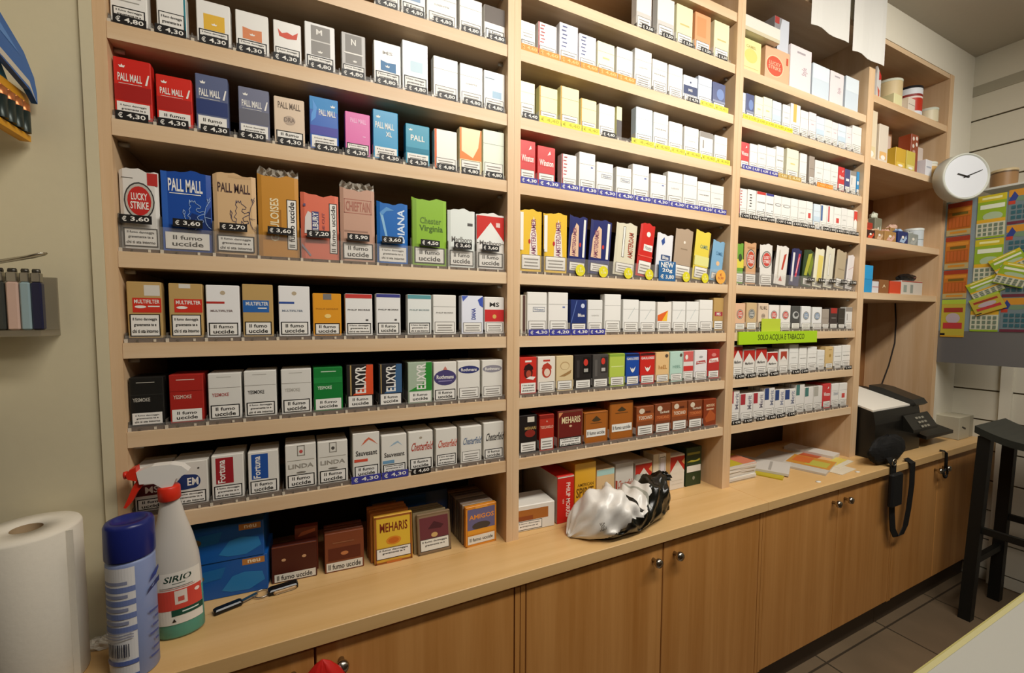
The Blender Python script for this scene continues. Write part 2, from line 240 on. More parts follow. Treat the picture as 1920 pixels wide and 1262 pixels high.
'wyel': ('efeacb', [LID, R(.3, .5, .7, .55, 'dcc98a')]+W3(.3)), 'wnav': ('e0e4e8', [R(0, .28, 1, .62, '2c3a62'), E(.5, .76, .06, .04, '2c3a62'), T('MS', .35, .4, .65, .5, WH)]+W3(.26)), 'greyblue': ('c4ccd8', [LID]+W3(.3)), 'navys': ('3a4676', [E(.6, .6, .3, .2, '6f86b8'), R(0, .28, 1, .36, '8a90a8')]+W3(.27)),
'palY': ('e9ecc4', [LID]+W3(.4)), 'palYg': ('efe6a6', [R(0, 0, .06, 1, 'c99a3c'), LID]+W3(.3)), 'slimK': ('e0dca0', [R(0, .0, 1, .6, '504a48')]), 'wpaleb': ('d6e2ea', [LID, R(0, .3, 1, .5, 'c2d4e0')]+W3(.28)), 'greyW': ('dcdad4', [R(0, .8, 1, 1, '8f8880'), R(.2, .4, .3, .7, '9a948c')]+W3(.28)),
'wsR': ('cc3a3a', [R(.05, .48, .95, .66, 'cc3a3a'), T('Winston', .1, .5, .9, .66, WH), G([(.55, .78), (.7, .9), (.75, .82)], WH)]+W3(.3)), 'wsW': ('ecE8e0'.lower(), [LID, R(.72, .62, .85, .66, '6a78b0')]+W3(.3)), 'wsBx': ('ebe8e0', [LID, F(.28, .52, .9, .64, .02, '6a7488'), T('Winston', .34, .55, .84, .61, '8a94a8')]+W3(.3)),
'slimB': ('d8d0bc', [R(.4, 0, .9, 1, '5a4038')]), 'wiN': ('27366e', [G([(0, .3), (.35, .98), (.4, .98), (.05, .3)], '5a70a8'), T('Blue', .45, .48, .88, .58, WH), E(.75, .82, .12, .07, 'c8d0e4')]+W3(.28)), 'wdiag': ('ebe9e2', [LID, G([(.3, .4), (.34, .4), (.75, .75), (.71, .75)], 'c2c8c4')]+W3(.3)), 'flame': ('ecE6dc'.lower(), [G([(0, .35), (.0, .55), (.75, .72), (.68, .35)], 'e2662c'), G([(.3, .35), (.75, .72), (.68, .35)], 'f0c040')]+W3(.3)), 'goldR': ('bd9a5e', [R(.1, .45, .9, .58, 'a83a44'), T('MS', .3, .47, .7, .56, WH)]+W3(.3)),
'faceR': ('cc3226', [R(.3, .87, .7, .92, WH), E(.5, .58, .27, .17, '4c1c18'), G([(.2, .66), (.3, .78), (.55, .84), (.78, .74), (.8, .66)], '2c1412'), E(.52, .55, .16, .1, 'b04a36'), G([(.35, .42), (.8, .38), (.95, .46), (.6, .48)], WH)]+W2(.3, 0)), 'faceW': ('e9e0d0', [R(.3, .87, .7, .92, 'c03a28'), E(.5, .58, .27, .17, 'b8402c'), G([(.2, .66), (.3, .78), (.55, .84), (.78, .74), (.8, .66)], 'b8402c'), E(.52, .56, .17, .11, 'e6cdb8')]+W3(.3)), 'faceT': ('dcc698', [E(.5, .72, .28, .12, 'b8986a'), E(.5, .71, .24, .1, 'dcc698'), G([(.15, .42), (.5, .5), (.9, .6), (.85, .5), (.5, .42)], 'a07c4c')]+W3(.3)),
'pkK': ('26211f', [R(.5, .45, .95, .93, '16120f'), E(.66, .78, .13, .1, 'cc3a2c'), R(.55, .5, .8, .6, 'a8a49c'), R(.1, .35, .28, .85, '3a3532')]+W3(.28)), 'pkG': ('4c4844', [R(.5, .45, .95, .93, '35302c'), E(.66, .8, .13, .1, 'cc3a2c'), R(.55, .5, .8, .6, 'b8b4ac'), R(.1, .35, .28, .85, '5f5a55')]+W3(.28)), 'lime': ('b5c850', [R(0, .92, 1, 1, '8aa83c'), R(.1, .6, .9, .63, 'd4e08a')]+W3(.3)),
'gaB': ('1f4aa0', [R(0, .92, 1, 1, '15234e'), T('GAULOISES', .05, .8, .95, .88, WH), G([(.3, .58), (.45, .5), (.5, .55), (.55, .5), (.72, .6), (.62, .45), (.5, .4), (.38, .45)], WH)]+W3(.29)), 'gaR': ('cc2c24', [R(0, .92, 1, 1, '4a1a18'), T('GAULOISES', .05, .8, .95, .88, WH), G([(.3, .58), (.45, .5), (.5, .55), (.55, .5), (.72, .6), (.62, .45), (.5, .4), (.38, .45)], WH)]+W3(.29)), 'heP': ('e6bf86', [T('heEL', .2, .45, .85, .58, 'b07a3a'), E(.8, .88, .12, .06, '5a4a3c')]+W3(.27)), 'heM': ('b8d6c6', [T('HEEL', .2, .45, .85, .55, '7aa090'), E(.85, .88, .1, .06, '5a4a3c')]+W3(.27)), 'roR': ('e2d8d0', [R(0, .65, 1, 1, 'd0605c'), R(0, .33, 1, .5, 'cc3a34'), E(.3, .8, .14, .08, WH)]+W3(.28)), 'roW': ('e6e2e0', [G([(.1, .52), (.9, .56), (.85, .66), (.15, .64)], 'b03a38'), T('Rossa', .2, .56, .82, .63, WH), E(.5, .78, .15, .04, 'a8a4a2')]+W3(.28)), 'roRR': ('b83430', [G([(.08, .55), (.92, .58), (.88, .72), (.15, .68)], WH), T('Rossa', .2, .58, .82, .67, 'b83430'), E(.5, .82, .2, .06, 'd88078')]+W3(.28)),
'cgK': ('1c1412', [R(.45, .82, .85, .96, 'd8d0c0'), T('MEHARI', .3, .62, .95, .7, 'b89a5c'), E(.6, .52, .3, .1, '8a2a20')]+W3(.3)), 'cgR': ('b5301f', [T('TOSCANELLO', .05, .62, .95, .7, 'e0b8a0'), G([(.45, .8), (.5, .86), (.55, .8)], 'e0b8a0'), R(0, .9, 1, 1, '8a2218')]+W3(.36)),
'meR': ('6e1e18', [F(.02, .02, .98, .98, .02, '7c5a3a'), G([(.04, .82), (.04, .96), (.2, .96)], 'd88a5a'), T('MEHARIS', .15, .66, .9, .84, 'e2cfa0'), E(.5, .58, .06, .03, 'd8b08a')]+W2(.28)), 'cgO': ('a8601f', [F(.02, .02, .98, .98, .02, '7c4a22'), G([(.3, .74), (.5, .88), (.7, .74), (.6, .7), (.4, .7)], '4a3a22'), R(.25, .64, .75, .66, '6a4422'), R(.08, .22, .9, .46, WH), T('Il fumo uccide', .12, .28, .86, .4, '3a342c')]), 'cgO2': ('a8601f', [F(.02, .02, .98, .98, .02, '7c4a22'), G([(.3, .78), (.5, .88), (.7, .78), (.6, .75), (.4, .75)], '4a3a22'), R(.22, .7, .78, .72, '6a4422'), R(.08, .22, .95, .42, WH), T('Il fumo uccide', .12, .27, .9, .37, '3a342c')]),
'cgT': ('8a4824', [E(.3, .85, .16, .09, 'd8c8b0'), R(0, .5, 1, .75, 'a85a2c'), T('TOSCANO', .12, .56, .9, .68, 'e6d8c0'), R(.5, .78, .8, .84, '5a2a18')]+W3(.36)), 'cgT2': ('7e3f22', [E(.3, .85, .16, .09, 'd8c8b0'), R(0, .42, 1, .62, '9a4a24'), T('TOSCANO', .12, .5, .9, .6, 'd8804a'), T('Garibaldi', .3, .68, .9, .76, 'e6d8c0')]+W3(.34)), 'cgM': ('8a3a1c', [T('MOODS', .2, .72, .85, .82, 'e8c8a0'), G([(.1, .3), (.5, .62), (.95, .4), (.9, .2), (.2, .15)], 'b0562a'), R(.2, .6, .8, .66, 'c8a080')]),
'wor': ('ece9e2', [R(.25, .4, .6, 1, 'eeb45c')]+W3(.3)), 'wpink': ('e9dfdf', [LID, R(.3, .55, .7, .58, 'cfb0b4')]+W3(.3)), 'taupe': ('a3978a', [R(0, .55, 1, .57, '857a70')]+W3(.27)), 'navyw': ('4a4c78', [R(.2, .5, .8, .6, WH)]+W3(.27)), 'blueW': ('2f8cc4', [R(.2, .45, .8, .6, WH)]+W3(.25)), 'wring': ('ebe8e0', [LID, E(.55, .66, .42, .06, '8a8886'), E(.55, .66, .34, .035, 'ebe8e0')]+W3(.3)), 'wstamp': ('ebe8e0', [LID, R(.3, .36, .7, .56, 'cc4a44')]+W3(.28)), 'wbst': ('ebe8e0', [R(.0, .35, .3, .97, '4a6a9c')]+W3(.28)), 'wrst': ('ebe8e0', [R(.1, .35, .35, .97, 'c85a5a')]+W3(.28)), 'wflag': ('ebe8e0', [G([(.0, .97), (1, .97), (1, .55), (.5, .66), (0, .55)], 'd04438')]+W3(.28)),
'lsP': ('dfb491', roundel('c8523a', .6, .28)+W3(.26)), 'lsT': ('cdb083', roundel('6a6e6c', .6, .28)+W3(.28)), 'lsW': ('e9e4dc', roundel('cc5048', .6, .28)+W3(.28)), 'lsB': ('e6e4e0', roundel('7a90ac', .6, .28)+W3(.28)), 'lsK': ('4a4a48', [E(.5, .62, .36, .16, 'b8b8b4'), E(.55, .64, .24, .1, '4a4a48'), G([(.3, .5), (.8, .6), (.7, .45)], 'b8b8b4')]+W3(.28)), 'drkR': ('3c3230', [R(.1, .75, .9, 1, 'a83028'), R(.2, .5, .8, .55, '77706a')]+W3(.26)), 'drk': ('35302a', [R(.2, .5, .8, .53, '5a544c')]+W3(.24)),
'maR': ('e3ded4', chev('b3281f', 'e3ded4')+[T('Marlboro', .15, .42, .85, .52, '4a4540')]+W3(.3)), 'maS': ('e3ded4', [R(.15, .5, .85, .9, 'a8402c'), G([(.1, .5), (.5, .72), (.9, .5)], 'e3ded4')]+W3(.3)), 'goldW': ('d8b87c', [E(.6, .6, .12, .08, 'a8843c'), R(.4, .85, .8, .88, 'b09050')]+W3(.26)),
'pwR1': ('e3dfd8', [R(0, .6, .38, 1, 'a8323a'), T('Merit', .55, .4, .9, .92, '8d8890', 1)]+W3(.3)), 'pwB1': ('e3dfd8', [R(0, .6, .42, 1, '2f4478'), T('Merit', .55, .4, .9, .92, '8d90a0', 1)]+W3(.3)), 'pwG1': ('e3dfd8', [R(0, .62, .42, 1, '4a7a72')]+W3(.3)), 'pwS1': ('e0dcd4', [R(0, .58, .5, 1, 'b0aca0')]+W3(.3)),
# pouches
'pLS': ('dcd8d0', [R(.72, .83, 1, .99, 'b5302a'), R(.05, .9, .35, .91, '6a645c')]+roundel('c02a24', .62, .34, .6)+W2(.27)), 'pPMB': ('1f4a9c', [R(0, .0, .12, 1, '2a5cb0'), T('PALL MALL', .14, .76, .84, .92, WH), R(.16, .73, .8, .74, WH), G([(.5, .25), (.5, .4), (.6, .5), (.72, .48), (.8, .4), (1, .6), (1, .25)], '17306a')]+lion(.42, .29, .48, '9db8e0')+[]+W1(.24, 0)),
'pPMT': ('d3b083', [R(.35, .97, .9, 1, 'c8a478'), T('PALL MALL', .1, .78, .88, .9, '4a3430')]+lion(.38, .3, .50, '3c3a5a')+[]+W2(.24)),
'pGA': ('c58a35', [R(.7, .1, .96, .74, WH), F(.7, .1, .96, .74, .02, BK), T('Il fumo uccide', .75, .13, .9, .71, '2a2620', 1), T('GAULOISES', .28, .2, .5, .74, 'eadab0', 1), R(.52, .38, .56, .6, 'a06a20')]), 'pTI': ('dc7258', [R(.75, .1, .97, .9, WH), F(.75, .1, .97, .9, .02, BK), T('Il fumo uccide', .8, .13, .92, .87, '4a4640', 1), R(.28, .38, .47, .75, '474a78'), T('TILBURY', .3, .39, .45, .74, WH, 1), G([(.08, .4), (.1, .65), (.18, .75), (.27, .72), (.27, .4)], 'd8cfc8'), T('FINE CUT', .56, .38, .63, .74, 'a05a5c', 1), G([(.0, .2), (.0, .24), (.25, .06), (.22, .04)], '8a8490'), R(.06, .82, .12, .86, '5a5070')]),
'pCH': ('c39a84', [F(.1, .68, .92, .88, .02, 'a86a58'), T('CHIEFTAIN', .15, .71, .88, .85, 'a86a58'), R(.1, .42, .8, .44, 'a07c68')]+W1(.26)), 'pDI': ('2569b5', [T('DIANA', .66, .36, .9, .93, 'd8e4f0', 1), G([(.08, .85), (.16, .88), (.34, .42), (.28, .4)], '8ab8d8'), G([(.08, .85), (.3, .95), (.55, .9), (.3, .88), (.16, .8)], '5a94cc')]+W2(.28, 0)), 'pOH': ('8db83a', [R(0, 0, .12, 1, '7aa030'), T('Chester', .22, .64, .85, .74, '5a7a2c'), T('Virginia', .2, .5, .9, .62, '4a6a24')]+W1(.28)), 'pMW': ('dfe3dc', [R(.72, .74, .92, .79, '55524e'), T('Marlboro', .12, .44, .9, .54, '77736c')]+W1(.3)), 'pMR': ('e6e2da', chev('c8281f', 'e6e6df')+[T('Marlboro', .1, .44, .9, .52, '77736c'), R(.7, .78, .85, .86, 'e8c8c0')]+W1(.3)),
'pWB': ('e2e0da', [R(0, .0, 1, .4, 'c8c4be')]+W3(.3)), 'pYel': ('e6e0b8', [R(.2, .5, .8, .54, 'c8b878')]+W3(.28)), 'pOr': ('e2a070', [R(.1, .4, .7, .9, 'd8905c')]+W3(.28)),
'psY': ('e6bc3a', [R(.0, .35, .14, .97, 'e9e6dc'), G([(.42, .28), (.45, .62), (.62, .92), (.75, .62), (.8, .28)], 'e6dcd0'), T('AMSTERDAMER', .5, .28, .72, .88, '8a4a6a', 1), E(.42, .5, .05, .04, 'b83028')]+W3(.28)), 'psN': ('262c66', [R(.78, .3, .9, .98, 'e9e6dc'), G([(.05, .3), (.1, .66), (.35, .9), (.5, .85), (.52, .62), (.55, .3)], 'dcb898'), T('AMSTERDAMER', .17, .3, .38, .82, '7a3a5a', 1), E(.62, .52, .05, .04, 'c83a30')]+W3(.2)), 'psC': ('d9d2b8', [R(.3, .35, .42, .95, 'e9e6dc'), F(.3, .35, .42, .95, .02, '4a463c'), T('AMSTERDAM', .6, .35, .85, .85, 'a8503c', 1)]+W3(.24)),
'pwR': ('cc2c24', [R(.3, .5, .92, .62, WH), T('Winston', .36, .52, .86, .6, '8a8480'), E(.55, .82, .14, .05, WH), R(0, .38, 1, .4, 'e06050')]+W3(.3)), 'pwB': ('e2e2e4', [G([(.2, .85), (.4, .95), (.45, .82), (.3, .75)], '2c4a8c'), R(.25, .42, .85, .54, '3c5078'), T('Blue', .35, .44, .75, .52, WH)]), 'pbr': ('b09a82', [R(.3, .6, .7, .62, '8a765f'), E(.5, .75, .06, .03, 'e6dccc')]+W3(.28)), 'pcY': ('e2cc4c', [R(.0, .3, 1, .5, 'dcd88a'), T('CAMEL', .3, .66, .85, .74, '6a8a7a')]+W3(.27)), 'pcB': ('7fabc9', [T('CAMEL', .25, .66, .85, .75, '3a6a8c'), E(.5, .45, .15, .06, 'e0b88a')]+W3(.2)),
'pgr': ('6fa03a', [R(0, .4, 1, .62, 'd8cc4c'), E(.5, .66, .24, .1, '3c4a2c')]+W3(.26)), 'plT': ('cf9f74', roundel('c04a30', .62, .34, .6)+[R(.2, .88, .8, .92, 'b8865c')]+W3(.25)), 'plW': ('e0dbd2', roundel('c8463c', .64, .36, .5)+W3(.25)), 'pjp': ('e2dcd2', [G([(.45, .4), (.6, .4), (.8, .85), (.6, .8)], 'b8402c'), R(.15, .15, .25, .9, 'c8c0b0'), G([(.3, .1), (.6, .1), (.45, .24)], 'c05a50')]), 'pdr': ('2f3058', [R(.05, .1, .25, .9, 'dcd8d8'), G([(.42, .25), (.6, .25), (.85, .9), (.65, .9)], 'c83a4c'), G([(.5, .35), (.56, .35), (.75, .8), (.69, .8)], 'e8c8c8')]), 'pgn': ('34462a', [G([(.1, .3), (.4, .9), (.8, .95), (.6, .6), (.4, .3)], 'a8a83c'), G([(.5, .4), (.8, .9), (1, .7), (.8, .3)], '77862c')]+W3(.22)), 'pcr': ('e2dcc0', [R(.3, .15, .85, .85, 'dcc86a')]+W3(.1)), 'pcw': ('d8d2bc', [R(.3, .3, .45, .85, 'eeeae0'), F(.3, .3, .45, .85, .02, '77705c')]+W3(.2)), 'pbt': ('b3a284', [R(.2, .5, .8, .53, '9a8a6c')]+W3(.26)), 'pww': ('ddd6d2', [G([(.1, .55), (.9, .68), (.9, .7), (.1, .57)], 'c8a0a4')]+W3(.3)),
# cartons
'ctY': ('e6dc9a', [E(.5, .55, .32, .2, 'dccb70'), T('CAMEL', .25, .76, .75, .84, 'b8a860'), R(.1, .2, .9, .22, 'cfc28a')]), 'ctL': ('dcb08a', [E(.38, .5, .37, .3, 'e6c8a0'), E(.38, .5, .34, .27, 'cc5034'), T('LUCKY', .14, .52, .62, .62, 'e2b090'), T('STRIKE', .12, .4, .64, .5, 'e2b090'), R(.86, .65, .94, .85, 'cc5034')]), 'ctP': ('e6dcdc', [T('Style', .55, .42, .85, .6, 'b8a0a8', 1), R(.3, .86, .7, .9, 'a8a0a4'), R(.65, .03, .85, .06, 'cc6a6c')]), 'ctB': ('cfdbe4', [R(.0, .6, 1, 1, 'd8e2e8'), R(.2, .04, .35, .07, '6a7a8c')]),
}
PRICE = {'k': ('1c1917', WH), 'p': ('3f3f94', WH), 'o': ('e88a28', 'f4c078'), 'y': ('dfd838', 'b8ae20'), 'g': ('b8964c', 'e6d8a8')}
# packs, row by row: (bay, shelf level, [centre x mm, width mm, height mm, design, look, price tag, kind])
ROWS = [
(0, 0, [
  (505, 54, 90, 'wplain', 'plain white pack', 'k4,80', 0),
  (563, 57, 90, 'wblue', 'white pack with blue panel', 'k4,80', 0),
  (631, 74, 90, 'wplain2', 'white pack with grey lines', 'k4,80', 0),
  (706, 59, 90, 'wplain', 'clean white pack', 'k4,80', 0),
  (772, 59, 90, 'wdark', 'white pack with dark lid', 'k4,80', 0),
]),
(0, 1, [
  (42, 53, 88, 'wtext', 'white pack with fine print', 'k4,80', 0),
  (106, 45, 88, 'wteal', 'white pack with teal edge', 'k4,30', 0),
  (172, 55, 88, 'wsqY', 'white pack with yellow flag square', 'k4,30', 0),
  (237, 57, 88, 'wsqO', 'white pack with orange flag square', 'k4,30', 0),
  (300, 51, 88, 'wredlogo', 'white pack with red logo', 'k4,30', 0),
  (362, 59, 102, 'greyN', 'white pack with grey panel', 'k4,80', 0),
  (430, 50, 101, 'greyN2', 'grey pack with white letter', 'k4,80', 0),
  (503, 60, 102, 'wsqB', 'white pack with blue flag square', 'k4,80', 0),
  (566, 60, 120, 'wpale', 'white pack with pale blue haze', 'k4,80', 0),
  (641, 61, 104, 'wplain', 'plain white pack', 'k4,80', 0),
  (707, 60, 104, 'wplain2', 'white pack with faint lines', 'k4,80', 0),
  (771, 63, 103, 'wsqP', 'white pack with faded blue square', 'k4,80', 0),
]),
(0, 2, [
  (42, 54, 116, 'pmR', 'large bright red pack', 'k4,30', 0),
  (105, 55, 100, 'pmR2', 'shorter bright red pack', 'k4,30', 0),
  (165, 53, 116, 'pmN', 'navy and grey pack', 'k4,30', 0),
  (236, 54, 108, 'pmG', 'grey and navy pack', 'k4,30', 0),
  (300, 57, 103, 'pmT', 'beige pack with crest', 'k4,30', 0),
  (367, 57, 118, 'pmB', 'blue pack fading to purple', 'k4,30', 0),
  (436, 53, 101, 'pmP', 'pink pack', 'k4,30', 0),
  (497, 56, 118, 'pmC', 'cyan pack', 'k4,30', 0),
  (571, 57, 101, 'pmTe', 'teal pack', 'k4,30', 0),
  (640, 57, 102, 'wOr', 'white pack with orange side', 'k4,80', 0),
  (705, 59, 118, 'orY', 'orange and yellow pack', 'k4,80', 0),
  (767, 59, 124, 'wGr', 'pale green pack', 'k4,80', 0),
]),
(0, 3, [
  (38, 73, 153, 'pLS', 'white tobacco pouch with red roundel', 'k3,60', 1),
  (117, 81, 160, 'pPMB', 'royal blue tobacco pouch', 'k3,60', 1),
  (197, 75, 167, 'pPMT', 'tan tobacco pouch with lion drawing', 'k2,70', 1),
  (274, 77, 174, 'pGA', 'golden tobacco pouch in cellophane', 'k3,60', 1),
  (354, 76, 146, 'pTI', 'salmon tobacco pouch', 'k7,20', 1),
  (432, 74, 167, 'pCH', 'pinkish tobacco pouch in cellophane', 'k5,90', 1),
  (510, 71, 146, 'pDI', 'blue tobacco pouch with slanted letters', 'k3,60', 1),
  (598, 86, 166, 'pOH', 'lime green tobacco pouch', 'k4,50', 1),
  (679, 72, 151, 'pMW', 'white tobacco pouch', 'k3,60', 1),
  (762, 83, 149, 'pMR', 'white tobacco pouch with red roof', 'k3,60', 1),
]),
(0, 4, [
  (46, 52, 115, 'mfR', 'gold pack with red band and stamp', None, 0),
  (110, 54, 114, 'mfR2', 'gold pack with red band', None, 0),
  (171, 57, 113, 'mfWR', 'white pack with red stripe', None, 0),
  (232, 55, 117, 'mfB', 'gold pack with blue band', None, 0),
  (300, 60, 116, 'mfWB', 'white pack with blue stripe', None, 0),
  (365, 58, 102, 'phO', 'orange pack with grey notch', None, 0),
  (432, 59, 103, 'phR', 'white pack with red lid', None, 0),
  (498, 56, 105, 'phN', 'white pack with navy lid', None, 0),
  (572, 58, 105, 'phT', 'white pack with teal lid', None, 0),
  (635, 59, 106, 'wtext2', 'white pack with thin text line', None, 0),
  (709, 59, 106, 'diB', 'white pack with blue flower', None, 0),
  (772, 60, 104, 'diR', 'white and red pack', None, 0),
]),
(0, 5, [
  (38, 52, 102, 'ysK', 'black pack', None, 0),
  (105, 55, 104, 'ysR', 'dark red pack', None, 0),
  (169, 57, 103, 'ysW', 'white pack with red lettering', None, 0),
  (232, 59, 105, 'ysW2', 'white pack with black lettering', None, 0),
  (300, 59, 105, 'ysW3', 'white pack with grey lettering', None, 0),
  (364, 60, 106, 'ysG', 'green pack', None, 0),
  (432, 59, 109, 'exO', 'black and orange pack', None, 0),
  (501, 54, 108, 'exB', 'black and blue pack', None, 0),
  (572, 60, 109, 'exG', 'silver and green pack', None, 0),
  (635, 60, 107, 'rmN', 'white pack with big navy oval', None, 0),
  (698, 61, 108, 'rmN2', 'white pack with slim navy oval', None, 0),
  (765, 59, 107, 'rmG', 'white pack with grey oval', None, 0),
]),
(0, 6, [
  (44, 53, 94, 'msR', 'white pack with dark red band', None, 0),
  (105, 59, 95, 'emN', 'white pack with navy oval', None, 0),
  (169, 56, 100, 'foR', 'white pack with red block', None, 0),
  (233, 56, 99, 'foB', 'white pack with blue block', None, 0),
  (305, 61, 105, 'liR', 'white pack with red badge', None, 0),
  (369, 63, 104, 'liK', 'white pack with grey badge', None, 0),
  (443, 60, 115, 'svR', 'white pack with red hills', 'p4,30', 0),
  (507, 60, 103, 'svB', 'white pack with blue hills', 'p4,30', 0),
  (572, 61, 104, 'cfR', 'white pack with red script', 'k4,60', 0),
  (638, 56, 104, 'cfR2', 'white pack with orange script', None, 0),
  (705, 58, 102, 'cfB', 'white pack with blue script', None, 0),
  (772, 61, 106, 'cfK', 'white pack with black script', None, 0),
]),
(1, -1, [
  (1260, 59, 130, 'pWB', 'white pouch with grey base', 'k3,50', 0),
  (1348, 69, 130, 'pWB', 'white pouch', 'k3,50', 0),
  (1428, 70, 130, 'pYel', 'cream pouch', 'k3,50', 0),
  (1510, 71, 130, 'pOr', 'orange pouch', 'k3,50', 0),
  (1599, 72, 130, 'pYel', 'pale yellow pouch', 'k3,50', 0),
]),
(1, 0, [
  (865, 44, 82, 'wtext', 'white pack with fine print', 'o', 0),
  (925, 58, 94, 'wredm', 'white pack with red marks', 'o', 0),
  (993, 60, 112, 'wblum', 'white pack with blue marks', 'o', 0),
  (1056, 58, 101, 'wblum', 'white pack with violet marks', 'o', 0),
  (1121, 61, 98, 'wyel', 'ivory white pack', 'o', 0),
  (1190, 60, 100, 'wplain', 'plain white pack', 'o', 0),
  (1261, 66, 115, 'wplain2', 'tall plain white pack', None, 0),
  (1328, 61, 102, 'wtext2', 'white pack with thin text line', None, 0),
  (1395, 60, 102, 'wplain', 'plain white pack', None, 0),
  (1461, 62, 87, 'wnav', 'white pack with navy lower half', 'k4,70', 0),
  (1528, 63, 100, 'greyblue', 'grey blue pack', 'y', 0),
  (1595, 61, 97, 'navys', 'dark navy pack', 'y', 0),
]),
(1, 1, [
  (865, 45, 101, 'palY', 'pale yellow pack', 'k4,40', 0),
  (930, 57, 102, 'palYg', 'yellow pack with dark yellow side', 'y', 0),
  (999, 61, 117, 'palYg', 'taller yellow pack with golden side', 'y', 0),
  (1063, 54, 99, 'palYg', 'small yellow pack', 'y', 0),
  (1128, 57, 98, 'wplain', 'plain white pack', 'k4,40', 0),
  (1173, 19, 102, 'slimK', 'slim cream and black pack', None, 0),
  (1270, 65, 118, 'wpaleb', 'pale blue pack with deep side', 'y', 0),
  (1338, 61, 117, 'wtext2', 'white pack with thin text line', 'y', 0),
  (1402, 58, 102, 'wplain', 'plain white pack', 'y', 0),
  (1472, 64, 100, 'wplain2', 'white pack with faint lines', 'y', 0),
  (1542, 61, 98, 'greyW', 'white pack with grey lid', 'y', 0),
  (1612, 62, 98, 'wplain', 'plain white pack', 'y', 0),
]),
(1, 2, [
  (867, 47, 118, 'wsR', 'red pack with white word', 'p4,30', 0),
  (925, 56, 112, 'wsR', 'shorter red pack with white word', 'p4,30', 0),
  (999, 49, 103, 'wredm', 'white pack with red sides', 'p4,30', 0),
  (1061, 56, 118, 'wsW', 'white pack with blue corner mark', 'p4,30', 0),
  (1124, 60, 100, 'wsBx', 'white pack with grey box outline', 'p4,30', 0),
  (1195, 57, 97, 'wsBx', 'white pack with blue box outline', 'p4,30', 0),
  (1261, 65, 115, 'wsW', 'tall white pack', 'p4,30', 0),
  (1334, 64, 98, 'wsW', 'white pack with faint box', 'p4,30', 0),
  (1405, 64, 114, 'wplain2', 'tall white pack with faint line', 'p4,30', 0),
  (1473, 63, 114, 'wplain', 'plain white pack', 'p4,30', 0),
  (1537, 59, 102, 'wtext2', 'white pack with thin text line', 'p4,30', 0),
  (1602, 63, 100, 'wplain2', 'white pack with faint line', 'p4,30', 0),
]),
(1, 3, [
  (879, 68, 172, 'psY', 'yellow tobacco pouch with white sail', 'c', 1),
  (957, 77, 171, 'psY', 'second yellow tobacco pouch', 'c', 1),
  (1034, 68, 168, 'psN', 'navy tobacco pouch', 'yr', 1),
  (1115, 84, 165, 'psN', 'navy tobacco pouch with white lettering', 'yr', 1),
  (1211, 89, 165, 'psC', 'cream tobacco pouch', 'yr', 1),
  (1294, 66, 172, 'pwR', 'red tobacco pouch', 'yr', 1),
  (1370, 75, 147, 'pwB', 'white tobacco pouch with blue card', 'new', 1),
  (1453, 87, 170, 'pbr', 'taupe tobacco pouch', 'yr', 1),
  (1542, 78, 170, 'pcY', 'yellow tobacco pouch', 'yr', 1),
  (1629, 82, 144, 'pcB', 'sky blue tobacco pouch', 'or', 1),
]),
(1, 4, [
  (856, 17, 112, 'slimB', 'slim brown and white pack', None, 0),
  (899, 62, 121, 'wsBx', 'white pack with blue box line', 'p4,30', 0),
  (968, 65, 122, 'wsW', 'tall white pack', 'p4,20', 0),
  (1038, 56, 103, 'wiN', 'navy pack', 'p4,30', 0),
  (1096, 54, 104, 'wplain2', 'white pack with tiny marks', 'p4,30', 0),
  (1162, 62, 122, 'wplain', 'tall plain white pack', None, 0),
  (1233, 63, 108, 'wdiag', 'white pack with faint diagonal', None, 0),
  (1301, 65, 104, 'wdiag', 'white pack with pale diagonal', None, 0),
  (1373, 61, 103, 'flame', 'white pack with flame triangle', None, 0),
  (1438, 59, 106, 'wdiag', 'white pack with grey diagonal', None, 0),
  (1500, 58, 107, 'wdiag', 'white pack with faint diagonal line', None, 0),
  (1565, 64, 114, 'wplain', 'plain white pack', None, 0),
  (1632, 58, 122, 'goldR', 'gold pack with red mark', None, 0),
]),
(1, 5, [
  (873, 52, 110, 'faceR', 'red pack with dark face drawing', None, 0),
  (931, 57, 110, 'faceW', 'white pack with red face drawing', None, 0),
  (992, 58, 110, 'faceT', 'beige pack with brown drawing', None, 0),
  (1056, 60, 111, 'pkK', 'black pack with red seal', None, 0),
  (1120, 58, 110, 'pkG', 'dark grey pack with red seal', None, 0),
  (1183, 60, 110, 'lime', 'lime green pack', None, 0),
  (1244, 54, 109, 'gaB', 'royal blue pack with winged helmet', None, 0),
  (1305, 62, 109, 'gaR', 'bright red pack with winged helmet', None, 0),
  (1370, 59, 109, 'heP', 'peach pack', None, 0),
  (1432, 58, 109, 'heM', 'mint green pack', None, 0),
  (1486, 46, 109, 'roR', 'red and white pack', None, 0),
  (1547, 60, 110, 'roW', 'white pack with red word', None, 0),
  (1610, 59, 111, 'roRR', 'red pack with white word', None, 0),
]),
(1, 6, [
  (874, 56, 115, 'cgK', 'black cigarillo pack', None, 0),
  (934, 48, 111, 'cgR', 'red cigarillo pack', None, 0),
  (1014, 89, 116, 'meR', 'dark red cigarillo box with cream lettering', None, 0),
  (1107, 88, 103, 'cgO', 'orange brown cigarillo box', None, 0),
  (1204, 92, 126, 'cgO2', 'tall orange brown cigarillo box', None, 0),
  (1301, 74, 103, 'cgT', 'copper brown cigarillo pack', None, 0),
  (1377, 70, 105, 'cgT2', 'copper pack with orange word', None, 0),
  (1452, 72, 106, 'cgT', 'copper pack with white word', None, 0),
  (1527, 69, 105, 'cgT2', 'dark copper pack', None, 0),
  (1600, 64, 103, 'cgM', 'rusty red brown pack', None, 0),
]),
(2, -1, [
